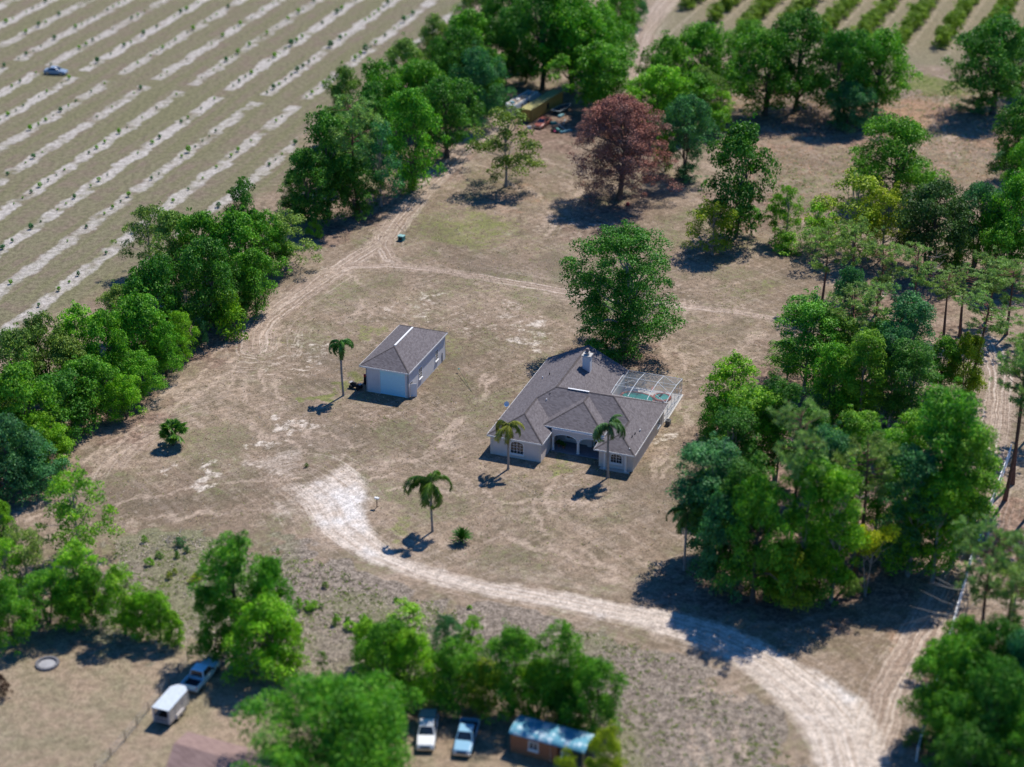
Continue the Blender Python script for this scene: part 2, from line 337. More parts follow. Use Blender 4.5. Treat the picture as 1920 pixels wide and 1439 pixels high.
A['scrub'] = np.clip(area(PW, [(215, 1010), (330, 1000), (420, 1020), (560, 1030), (640, 1062), (760, 1112), (900, 1145), (1100, 1180), (1240, 1215), (1340, 1270), (1440, 1340), (1500, 1439), (1500, 1520), (1150, 1500), (1150, 1390), (1000, 1300), (600, 1290), (200, 1190)], 2.0), 0, 1)
A['orange'] = np.clip(np.maximum.reduce([blob(P, 1700, 215, 380, 70, .8), blob(P, 1580, 260, 460, 60, .6), blob(P, 1860, 260, 200, 60, .6), blob(P, 980, 375, 200, 60, .55), blob(P, 1720, 300, 500, 150, .45), blob(P, 180, 960, 500, 130, .25), blob(P, 1440, 170, 90, 80, .6), blob(P, 1820, 250, 240, 60, .5), blob(P, 1700, 1240, 120, 300, .6), blob(P, 1880, 980, 120, 300, .6)]), 0, 1)
A['lawn'] = area(PW, [(-60, 1225), (330, 1215), (500, 1270), (800, 1320), (1120, 1400), (1120, 1600), (-120, 1600)], 2.5)
# young grove, upper left: sand strips under the rows; older grove, upper right
gx, gy = math.sin(R(17.0)), math.cos(R(17.0)); al_g = P[:, 0] * gx + P[:, 1] * gy; n_g = P[:, 0] * gy - P[:, 1] * gx
def cross_v(n): return 343.0 + (n + 201.4) * (-0.105) + 0.0   # where the cross lane cuts the rows
grove = area(P, [(-200, 700), (0, 640), (240, 520), (430, 385), (560, 330), (560, 260), (640, 190), (760, 110), (870, 20), (905, -60), (905, -160), (-300, -160)], 2.0)
k = np.round((n_g + 148.4) / 8.8); rd = np.abs(n_g + 148.4 - 8.8 * k)
CUT = [(-40, 108), (82, 132), (222, 147), (350, 166), (490, 186), (600, 196)]
dc, _, _ = dist_poly(P, CUT)
rw = (1 - sstep(rd + wob(P, 22, 0.28, 6), 1.0, 2.1)) * sstep(dc, 1.6, 2.6) * grove
hw_ = 0.5 + 0.5 * np.sin(k * 2.4) * np.sin(al_g * 0.02 + k)
A['row'] = rw * (1 - 0.3 * hw_) * np.clip(0.97 + wob(P, 21, 0.24, 12), 0.45, 1.0); A['grove'] = grove
gx2, gy2 = math.sin(R(22.0)), math.cos(R(22.0)); n2 = P[:, 0] * gy2 - P[:, 1] * gx2
grove2 = area(P, [(1180, 60), (1240, 70), (1330, 95), (1480, 110), (1700, 120), (1920, 130), (2300, 130), (2300, -200), (1250, -200), (1250, -20)], 2.0)
k2 = np.round((n2 + 125.0) / 8.8); rd2 = n2 + 125.0 - 8.8 * k2
A['row2'] = 0.5 * grove2 * ((1 - sstep(np.abs(rd2 - 2.4), 0.3, 1.3)) * 0.85 + (1 - sstep(np.abs(rd2 + 2.6), 0.2, 0.9)) * 0.3)
A['grove2'] = grove2
A['fine'] = ((np.abs(P[:, 0]) < 137) & (P[:, 1] > 142) & (P[:, 1] < 460)).astype(np.float32)
for kx in A: 
    at = me.attributes.new(kx, 'FLOAT', 'POINT'); at.data.foreach_set('value', A[kx].astype(np.float32))

gm, nt, out = newmat('dry_ground'); tc = N(nt, 'ShaderNodeTexCoord').outputs['Object']
def att(n):
    a_ = N(nt, 'ShaderNodeAttribute'); a_.attribute_name = n; return a_.outputs['Fac']
n_big = noise(nt, tc, 0.035, 4, 0.6); n_mid = noise(nt, tc, 0.22, 5, 0.65); n_sm = noise(nt, tc, 1.1, 4, 0.7); n_fine = noise(nt, tc, 4.0, 3, 0.75)
n_mid2 = noise(nt, tc, 0.6, 5, 0.7, 0.6)
n_rag = mathn(nt, 'ADD', mathn(nt, 'MULTIPLY', n_mid2, 0.5), mathn(nt, 'MULTIPLY', n_sm, 0.5))
cbv = N(nt, 'ShaderNodeCombineXYZ'); nt.links.new(mathn(nt, 'MULTIPLY', att('ac'), 2.6), cbv.inputs[0]); nt.links.new(mathn(nt, 'MULTIPLY', att('al'), 0.035), cbv.inputs[1])
streak = noise(nt, cbv.outputs[0], 1.0, 2, 0.6)
# mowing and wheel marks crossing the open ground
def streaks(rot, sx, sy, sc_):
    mr = N(nt, 'ShaderNodeMapping'); mr.inputs['Rotation'].default_value = (0, 0, R(rot)); nt.links.new(tc, mr.inputs['Vector'])
    mp = N(nt, 'ShaderNodeMapping'); mp.inputs['Scale'].default_value = (sx, sy, 1)
    nt.links.new(mr.outputs[0], mp.inputs['Vector']); return noise(nt, mp.outputs[0], sc_, 4, 0.7, 1.2)
mow = mathn(nt, 'ADD', streaks(52, 0.9, 0.08, 0.9), streaks(-38, 1.0, 0.07, 0.8))
base = mixc(nt, ramp(nt, n_big, 0.35, 0.65), (0.198, 0.146, 0.101), (0.292, 0.220, 0.156))
base = mixc(nt, ramp(nt, n_mid, 0.42, 0.66, 0, 0.8), base, (0.150, 0.120, 0.076))
base = mixc(nt, mathn(nt, 'MULTIPLY', ramp(nt, n_mid2, 0.5, 0.68), 0.6), base, (0.35, 0.28, 0.205))
base = mixc(nt, mathn(nt, 'MULTIPLY', ramp(nt, mow, 0.98, 1.22), 0.5), base, (0.37, 0.295, 0.23))
base = mixc(nt, mathn(nt, 'MULTIPLY', ramp(nt, mow, 1.0, 0.82), 0.3), base, (0.19, 0.15, 0.10))
def brk(mask, k=0.9, lo=0.38, hi=0.62, nz=None):
    nz = nz or n_mid2
    s_ = mathn(nt, 'ADD', mask, mathn(nt, 'MULTIPLY', mathn(nt, 'SUBTRACT', nz, 0.5), k))
    s_ = mathn(nt, 'MULTIPLY', ramp(nt, s_, lo, hi), ramp(nt, mask, 0.02, 0.12)); return s_
# scattered green, faint everywhere, stronger where the lawn survives
gfree = mathn(nt, 'MULTIPLY', ramp(nt, noise(nt, tc, 0.09, 5, 0.7, 0.4), 0.48, 0.66), 0.75)
base = mixc(nt, mathn(nt, 'MULTIPLY', gfree, ramp(nt, n_sm, 0.35, 0.6)), base, (0.135, 0.145, 0.062))
gmask = brk(att('green'), 2.2, 0.40, 0.95, n_rag)
gcol = mixc(nt, n_sm, (0.095, 0.15, 0.028), (0.21, 0.20, 0.07))
base = mixc(nt, mathn(nt, 'MULTIPLY', gmask, 0.8), base, gcol)
dk = ramp(nt, noise(nt, tc, 0.055, 4, 0.65, 0.5), 0.50, 0.66)
base = mixc(nt, mathn(nt, 'MULTIPLY', mathn(nt, 'MULTIPLY', dk, ramp(nt, n_rag, 0.40, 0.55)), 0.55), base, (0.125, 0.100, 0.072))
base = mixc(nt, mathn(nt, 'MULTIPLY', brk(att('orange'), 1.3, 0.4, 0.8), 0.75), base, mixc(nt, n_sm, (0.23, 0.125, 0.07), (0.44, 0.28, 0.18)))
# brown leaf litter
base = mixc(nt, mathn(nt, 'MULTIPLY', brk(att('litter'), 1.0, 0.35, 0.8, n_mid), 0.75), base, mixc(nt, ramp(nt, n_sm, 0.35, 0.65), (0.125, 0.082, 0.062), (0.25, 0.165, 0.125)))
# scrub: grey brown with pale flecks
vor = N(nt, 'ShaderNodeTexVoronoi'); vor.inputs['Scale'].default_value = 2.6; nt.links.new(tc, vor.inputs['Vector'])
fleck = mathn(nt, 'MULTIPLY', ramp(nt, vor.outputs['Distance'], 0.24, 0.12), ramp(nt, n_mid, 0.44, 0.58))
sc_col = mixc(nt, ramp(nt, mathn(nt, 'ADD', mathn(nt, 'MULTIPLY', n_sm, 0.45), mathn(nt, 'MULTIPLY', n_fine, 0.55)), 0.38, 0.62), (0.115, 0.095, 0.076), (0.27, 0.225, 0.18))
sc_col = mixc(nt, ramp(nt, n_big, 0.55, 0.42), sc_col, (0.18, 0.175, 0.10))
sc_col = mixc(nt, mathn(nt, 'MULTIPLY', fleck, 0.8), sc_col, (0.50, 0.43, 0.35))
base = mixc(nt, mathn(nt, 'MULTIPLY', brk(att('scrub'), 0.5, 0.3, 0.6), 0.9), base, sc_col)
base = mixc(nt, mathn(nt, 'MULTIPLY', att('lawn'), 0.7), base, mixc(nt, ramp(nt, n_mid, 0.35, 0.65), (0.30, 0.225, 0.155), (0.24, 0.21, 0.13)))
# young grove and old grove floors
gb = mixc(nt, ramp(nt, n_mid, 0.35, 0.6), (0.185, 0.148, 0.105), (0.175, 0.160, 0.095))
mpr = N(nt, 'ShaderNodeMapping'); mpr.inputs['Rotation'].default_value = (0, 0, R(17)); nt.links.new(tc, mpr.inputs['Vector'])
mpg = N(nt, 'ShaderNodeMapping'); mpg.inputs['Scale'].default_value = (0.5, 0.02, 1); nt.links.new(mpr.outputs[0], mpg.inputs['Vector'])
gb = mixc(nt, ramp(nt, noise(nt, mpg.outputs[0], 1.0, 3, 0.6), 0.46, 0.6), gb, (0.165, 0.155, 0.085))
base = mixc(nt, att('grove'), base, gb)
base = mixc(nt, mathn(nt, 'MULTIPLY', brk(att('row'), 1.0, 0.3, 0.95, n_mid2), 0.92), base, mixc(nt, n_sm, (0.32, 0.29, 0.25), (0.50, 0.465, 0.42)))
base = mixc(nt, mathn(nt, 'MULTIPLY', att('grove2'), 0.85), base, mixc(nt, n_mid, (0.23, 0.185, 0.12), (0.18, 0.175, 0.10)))
base = mixc(nt, mathn(nt, 'MULTIPLY', brk(att('row2'), 0.5, 0.3, 0.7, n_sm), 0.75), base, (0.48, 0.39, 0.31))
# bare sand
base = mixc(nt, mathn(nt, 'MULTIPLY', brk(att('pale'), 2.6, 0.45, 1.0, n_rag), 0.9), base, mixc(nt, n_sm, (0.43, 0.36, 0.285), (0.60, 0.54, 0.46)))
tcol = mixc(nt, ramp(nt, streak, 0.38, 0.62), (0.27, 0.20, 0.15), (0.42, 0.335, 0.265))
base = mixc(nt, mathn(nt, 'MULTIPLY', brk(att('track'), 0.9, 0.3, 0.8), 0.8), base, tcol)
scol = mixc(nt, ramp(nt, mathn(nt, 'ADD', mathn(nt, 'MULTIPLY', streak, 0.75), mathn(nt, 'MULTIPLY', n_mid, 0.25)), 0.36, 0.62), (0.43, 0.35, 0.275), (0.585, 0.51, 0.43))
scol = mixc(nt, mathn(nt, 'MULTIPLY', mathn(nt, 'MULTIPLY', ramp(nt, noise(nt, tc, 0.12, 3, 0.6), 0.45, 0.62), att('white')), 0.8), scol, (0.66, 0.63, 0.59))
wl = mathn(nt, 'ABSOLUTE', mathn(nt, 'SUBTRACT', mathn(nt, 'ABSOLUTE', mathn(nt, 'ADD', att('ac'), mathn(nt, 'MULTIPLY', mathn(nt, 'SUBTRACT', n_mid, 0.5), 0.8))), 0.95))
scol = mixc(nt, mathn(nt, 'MULTIPLY', ramp(nt, wl, 0.55, 0.1), 0.4), scol, (0.40, 0.325, 0.26))
base = mixc(nt, mathn(nt, 'MULTIPLY', ramp(nt, mathn(nt, 'ADD', att('sand'), mathn(nt, 'MULTIPLY', mathn(nt, 'SUBTRACT', n_rag, 0.5), mathn(nt, 'SUBTRACT', 1.35, att('sand')))), 0.22, 0.92), 0.96), base, scol)
base = mixc(nt, mathn(nt, 'MULTIPLY', brk(att('thin'), 0.8, 0.2, 0.9, n_rag), 0.55), base, (0.43, 0.335, 0.255))
# loose marks beside the tracks
base = mixc(nt, mathn(nt, 'MULTIPLY', mathn(nt, 'MULTIPLY', ramp(nt, streak, 0.52, 0.66), mathn(nt, 'MINIMUM', att('rut'), 1.0)), 0.35), base, (0.62, 0.53, 0.44))
# grain
gr = mathn(nt, 'ADD', mathn(nt, 'MULTIPLY', n_sm, 0.7), mathn(nt, 'MULTIPLY', n_fine, 0.9))
grv = ramp(nt, gr, 0.60, 1.0, 0.60, 1.40)
cg = N(nt, 'ShaderNodeCombineXYZ'); [nt.links.new(grv, cg.inputs[i]) for i in range(3)]
base = mixc(nt, 1.0, base, cg.outputs[0], 'MULTIPLY')
bh = mathn(nt, 'ADD', mathn(nt, 'MULTIPLY', n_sm, 0.35), mathn(nt, 'ADD', mathn(nt, 'MULTIPLY', n_fine, 0.25), mathn(nt, 'MULTIPLY', streak, 0.25)))
bsdf(nt, out, base, 0.95, 0.1, bump=bh, bstr=0.5, bdist=0.12)
ground = link('ground', me, gm); tag(ground, kind='structure')

# ------------------------------------------------------------------ foliage builders
def mesh_from(name, V, Fq, mats):
    m = bpy.data.meshes.new(name)
    V = np.asarray(V, np.float32); Fq = np.asarray(Fq, np.int32)
    m.vertices.add(len(V)); m.vertices.foreach_set('co', V.ravel())
    m.loops.add(Fq.size); m.loops.foreach_set('vertex_index', Fq.ravel())
    m.polygons.add(len(Fq)); m.polygons.foreach_set('loop_start', (np.arange(len(Fq)) * Fq.shape[1]).astype(np.int32))
    m.update(calc_edges=True); m.materials.append(mats); return m
def cards(rng, c, n, s, asp=0.6, align=None):
    """one four-cornered leaf per row of c, facing n; align gives the long axis"""
    k = len(c)
    if align is None: align = rng.normal(size=(k, 3))
    t = align - (align * n).sum(1, keepdims=True) * n; t /= np.linalg.norm(t, axis=1, keepdims=True) + 1e-9
    b = np.cross(n, t); s = np.asarray(s).reshape(-1, 1) * np.ones((k, 1))
    fold = n * s * 0.18
    V = np.stack([c - t * s, c - b * s * asp + fold, c + t * s, c + b * s * asp + fold], 1).reshape(-1, 3)
    return V, np.arange(4 * k).reshape(-1, 4)
def unit(v): return v / (np.linalg.norm(v, axis=1, keepdims=True) + 1e-9)
def limb(mb, p0, p1, r0, r1, rng, n=5, sag=0.0, steps=4):
    p0, p1 = np.array(p0, float), np.array(p1, float); L = np.linalg.norm(p1 - p0); pts = []; rad = []
    for i in range(steps + 1):
        t = i / steps; q = p0 + (p1 - p0) * t + rng.normal(size=3) * L * 0.035 * (0 < t < 1)
        q[2] += sag * math.sin(math.pi * t) * L; pts.append(q); rad.append(r0 + (r1 - r0) * t)
    mb.tube(pts, rad, n)
def crown_tree(seed, Rr, H, z0, prof, nclump, cr, per, leaf, open_=0.0, trunk_r=0.3, forks=1, bark=BARK, mat=LEAF, name='crown', limbs=14, leaders=0):
    """a broadleaf tree: leafy tufts spread over a lobed crown, limbs reaching into them"""
    rng = np.random.default_rng(seed)
    ph = rng.uniform(0, 6.28, 6); am = rng.uniform(0.07, 0.20, 6)
    cen = []
    for i in range(nclump * 6):
        if len(cen) >= nclump: break
        t = rng.random() ** 0.85; a = rng.uniform(0, 2 * math.pi)
        lob = 1 + sum(am[j] * math.sin((j + 1) * a + ph[j] + 2.2 * t * (j % 3)) for j in range(6))
        rr = prof(t) * lob * math.sqrt(rng.uniform(0.12, 1.0))
        p = np.array([Rr * rr * math.cos(a), Rr * rr * math.sin(a), z0 + (H - z0) * t * 0.93])
        if rng.random() < open_ * 0.5: continue
        cen.append((p, cr * rng.choice([0.55, 0.8, 1.0, 1.3]) * rng.uniform(0.85, 1.15)))
    for j in range(leaders):   # a few shoots above the dome
        a = rng.uniform(0, 6.28); r_ = Rr * rng.uniform(0.1, 0.6)
        for q in range(4): cen.append((np.array([r_ * math.cos(a), r_ * math.sin(a), H * (0.86 + 0.055 * q)]) + rng.normal(size=3) * 0.2, cr * (0.75 - 0.12 * q)))
    CC, NN, SS = [], [], []
    for p, r in cen:
        k = int(per * 1.75 * (r / cr) ** 2 * rng.uniform(0.7, 1.2))
        d = unit(rng.normal(size=(k, 3))); d[:, 2] = np.where(d[:, 2] < -0.35, -d[:, 2], d[:, 2])
        rad = r * rng.uniform(0.35, 1.08, (k, 1)) ** 0.6
        sq = np.array([1.05, 1.05, 0.78])
        CC.append(p + d * rad * sq); NN.append(unit(d * 0.9 + rng.normal(size=(k, 3)) * 0.75 + np.array([0, 0, 0.5])))
        SS.append(leaf * 0.76 * rng.uniform(0.5, 1.4, k))
    V, Fq = cards(rng, np.concatenate(CC), np.concatenate(NN), np.concatenate(SS), 0.62)
    V[:, 2] = np.maximum(V[:, 2], 0.03)
    crown = mesh_from('crown', V, Fq, mat)
    mb = MB(); tops = []
    for f in range(forks):
        a = rng.uniform(0, 6.28); e = np.array([math.cos(a), math.sin(a), 0]) * Rr * (0.28 if forks > 1 else 0.04)
        top = np.array([e[0], e[1], z0 + (H - z0) * (0.78 if forks == 1 else 0.6)])
        st = np.array([math.cos(a), math.sin(a), 0]) * trunk_r * 0.6 * (forks > 1)
        n_ = 7; pts = []; rad = []
        for i in range(n_ + 1):
            t = i / n_; q = st + (top - st) * t + np.array([rng.normal() * 0.06, rng.normal() * 0.06, 0]) * H * 0.12 * t
            pts.append(q); rad.append(trunk_r * (1.35 if i == 0 else 1) * (1 - 0.82 * t) / (1 if forks == 1 else 1.3))
        mb.tube(pts, rad, 7); tops.append(pts)
    pick = rng.permutation(len(cen))[:limbs]
    for i in pick:
        p = cen[i][0]; tr = tops[rng.integers(len(tops))]
        j = min(range(len(tr)), key=lambda q: abs(tr[q][2] - p[2] * 0.62))
        limb(mb, tr[j], p, trunk_r * 0.34, trunk_r * 0.05, rng, 5, 0.06)
    trunk = mb.mesh('trunk'); trunk.materials.append(bark)
    return dict(R=Rr, H=H, crown=crown, trunk=trunk)
def pine_tree(seed, Rr, H, z0, ntuft, per, tr=0.24, bark=BARKRED):
    rng = np.random.default_rng(seed); mb = MB(); CC, NN, SS, AA = [], [], [], []
    bend = rng.normal(size=2) * 0.35
    def axis(z): return np.array([bend[0] * math.sin(z / H * 2.2), bend[1] * math.sin(z / H * 3.0), z])
    pts = [axis(H * i / 10) for i in range(11)]; mb.tube(pts, [tr * (1.25 if i == 0 else 1) * (1 - 0.86 * i / 10) for i in range(11)], 7)
    nb = max(12, ntuft // 5)
    for b in range(nb):
        t = rng.random() ** 0.75; z = z0 + (H - z0) * t; a = rng.uniform(0, 6.28)
        L = Rr * (0.35 + 0.75 * math.sin(math.pi * min(1, 0.18 + 0.78 * (1 - t)))) * rng.uniform(0.55, 1.1)
        p0 = axis(z * 0.97); p1 = p0 + np.array([math.cos(a) * L, math.sin(a) * L, L * rng.uniform(0.05, 0.5)])
        limb(mb, p0, p1, tr * 0.28, tr * 0.05, rng, 4, -0.05, 3)
        for q in range(rng.integers(3, 7)):
            c = p0 + (p1 - p0) * rng.uniform(0.55, 1.08) + rng.normal(size=3) * np.array([0.45, 0.45, 0.28])
            k = int(per * rng.uniform(0.6, 1.2)); d = unit(rng.normal(size=(k, 3)) + np.array([0, 0, 0.45])); r_ = rng.uniform(0.32, 0.62)
            CC.append(c + d * r_ * 0.6); SS.append(np.full(k, r_ * 0.55)); AA.append(d); NN.append(unit(np.cross(d, rng.normal(size=(k, 3)))))
    for q in range(4):   # dead stubs below the crown
        z = rng.uniform(z0 * 0.55, z0); a = rng.uniform(0, 6.28); limb(mb, axis(z), axis(z) + np.array([math.cos(a), math.sin(a), 0.2]) * Rr * 0.4, tr * 0.15, 0.015, rng, 4)
    V, Fq = cards(rng, np.concatenate(CC), np.concatenate(NN), np.concatenate(SS), 0.16, np.concatenate(AA))
    crown = mesh_from('crown', V, Fq, NEEDLE); trunk = mb.mesh('trunk'); trunk.materials.append(bark)
    return dict(R=Rr, H=H, crown=crown, trunk=trunk)
dome = lambda t: math.sqrt(max(0.02, 1 - (1.75 * t - 0.72) ** 2 / 1.08)) 
egg = lambda t: math.sqrt(max(0.03, 1 - (1.65 * t - 0.55) ** 2 / 1.25))
cone = lambda t: 0.28 + 0.72 * max(0.0, math.sin(math.pi * min(1, 0.24 + 0.76 * t))) ** 0.8
tall = lambda t: 0.35 + 0.65 * math.sin(math.pi * (0.12 + 0.8 * t))
bushp = lambda t: math.sqrt(max(0.03, 1 - (t * 1.0) ** 2))
flat = lambda t: 0.3 + 0.75 * t
KIND = {
 'oak': [crown_tree(11 + i, 6.0, 11.5, 1.7, dome, 135, 1.35, 105, 0.21, 0.0, 0.42, 1 + (i % 2), limbs=18, leaders=i % 3) for i in range(4)],
 'hedge': [crown_tree(31 + i, 4.2, 9.5, 0.7, egg, 110, 1.1, 95, 0.19, 0.0, 0.24, 2, limbs=12, leaders=1 + i % 3) for i in range(5)],
 'tall': [crown_tree(51 + i, 3.4, 12.0, 1.6, tall, 100, 1.05, 88, 0.19, 0.15, 0.26, 1, limbs=16, leaders=2) for i in range(4)],
 'high': [crown_tree(251 + i, 4.3, 20.0, 3.0, tall, 105, 1.25, 125, 0.2, 0.25, 0.32, 1 + i % 2, BARKPALE, limbs=22, leaders=2) for i in range(4)],
 'light': [crown_tree(71 + i, 3.6, 9.0, 1.2, egg, 64, 0.85, 74, 0.16, 0.4, 0.17, 1, BARKPALE, limbs=30, leaders=2) for i in range(3)],
 'broad': [crown_tree(91 + i, 6.5, 11.0, 2.6, dome, 105, 1.2, 88, 0.2, 0.3, 0.34, 3, limbs=26) for i in range(2)],
 'bush': [crown_tree(111 + i, 2.0, 3.2, 0.2, bushp, 34, 0.62, 70, 0.13, 0.0, 0.07, 3, limbs=8) for i in range(3)],
 'sapling': [crown_tree(131 + i, 1.2, 5.5, 1.0, tall, 26, 0.42, 60, 0.11, 0.2, 0.06, 1, limbs=10) for i in range(2)],
 'flat': [crown_tree(151, 2.6, 5.4, 3.3, flat, 30, 0.62, 90, 0.13, 0.0, 0.08, 2, BARKPALE, limbs=16)],
 'copper': [crown_tree(161, 7.2, 18.0, 1.6, lambda t: math.sqrt(max(0.04, 1 - (1.5 * t - 0.45) ** 2 / 1.15)), 560, 1.0, 78, 0.15, 0.0, 0.5, 3, BARK, DEADLEAF, limbs=40)],
 'houseoak': [crown_tree(174, 6.9, 20.0, 0.4, tall, 250, 1.4, 140, 0.19, 0.1, 0.5, 2, BARKPALE, limbs=34, leaders=3)],
 'giant': [crown_tree(177, 9.0, 11.5, 0.8, dome, 330, 1.35, 95, 0.2, 0.0, 0.5, 2, limbs=20)],
 'pine': [pine_tree(181 + i, 3.6, 15.0, 7.0, 190, 40) for i in range(4)],
 'pinetall': [pine_tree(191 + i, 3.4, 20.0, 12.5, 150, 40, 0.28) for i in range(3)],
}
_rng = random.Random(5)
def plant(kind, bx, by, ty, w, tint, label, name='tree', cat='tree', group=None, variant=None, lean=None, top=None):
    g = G(bx, by); h = top if top else max(0.6, hgt(g, ty)); vs = KIND[kind]
    v = vs[_rng.randrange(len(vs)) if variant is None else variant]
    s = (w / 2 / ppm(g)) / v['R']; sz = h / v['H']
    o = empty(name, g, _rng.uniform(0, 6.28), label, cat, group); o.scale = (s, s, sz)
    if lean: o.rotation_euler = (lean[0], lean[1], o.rotation_euler[2])
    t = link('trunk', v['trunk'], None, o); c = link('crown', v['crown'], None, o)
    if kind == 'high': tint = _rng.choice([MD, MD, BR, TE, (0.15, 0.33, 0.02), DK])
    j = _rng.uniform(0.88, 1.12); c.color = (tint[0] * j * _rng.uniform(.92, 1.08), tint[1] * j, tint[2] * j * _rng.uniform(.9, 1.1), 1)
    return o
DK = (0.060, 0.205, 0.016); MD = (0.105, 0.310, 0.016); BR = (0.185, 0.430, 0.016); YL = (0.270, 0.370, 0.016)
TE = (0.060, 0.215, 0.065); PN = (0.210, 0.340, 0.085); OL = (0.165, 0.280, 0.045); YY = (0.60, 0.62, 0.02)
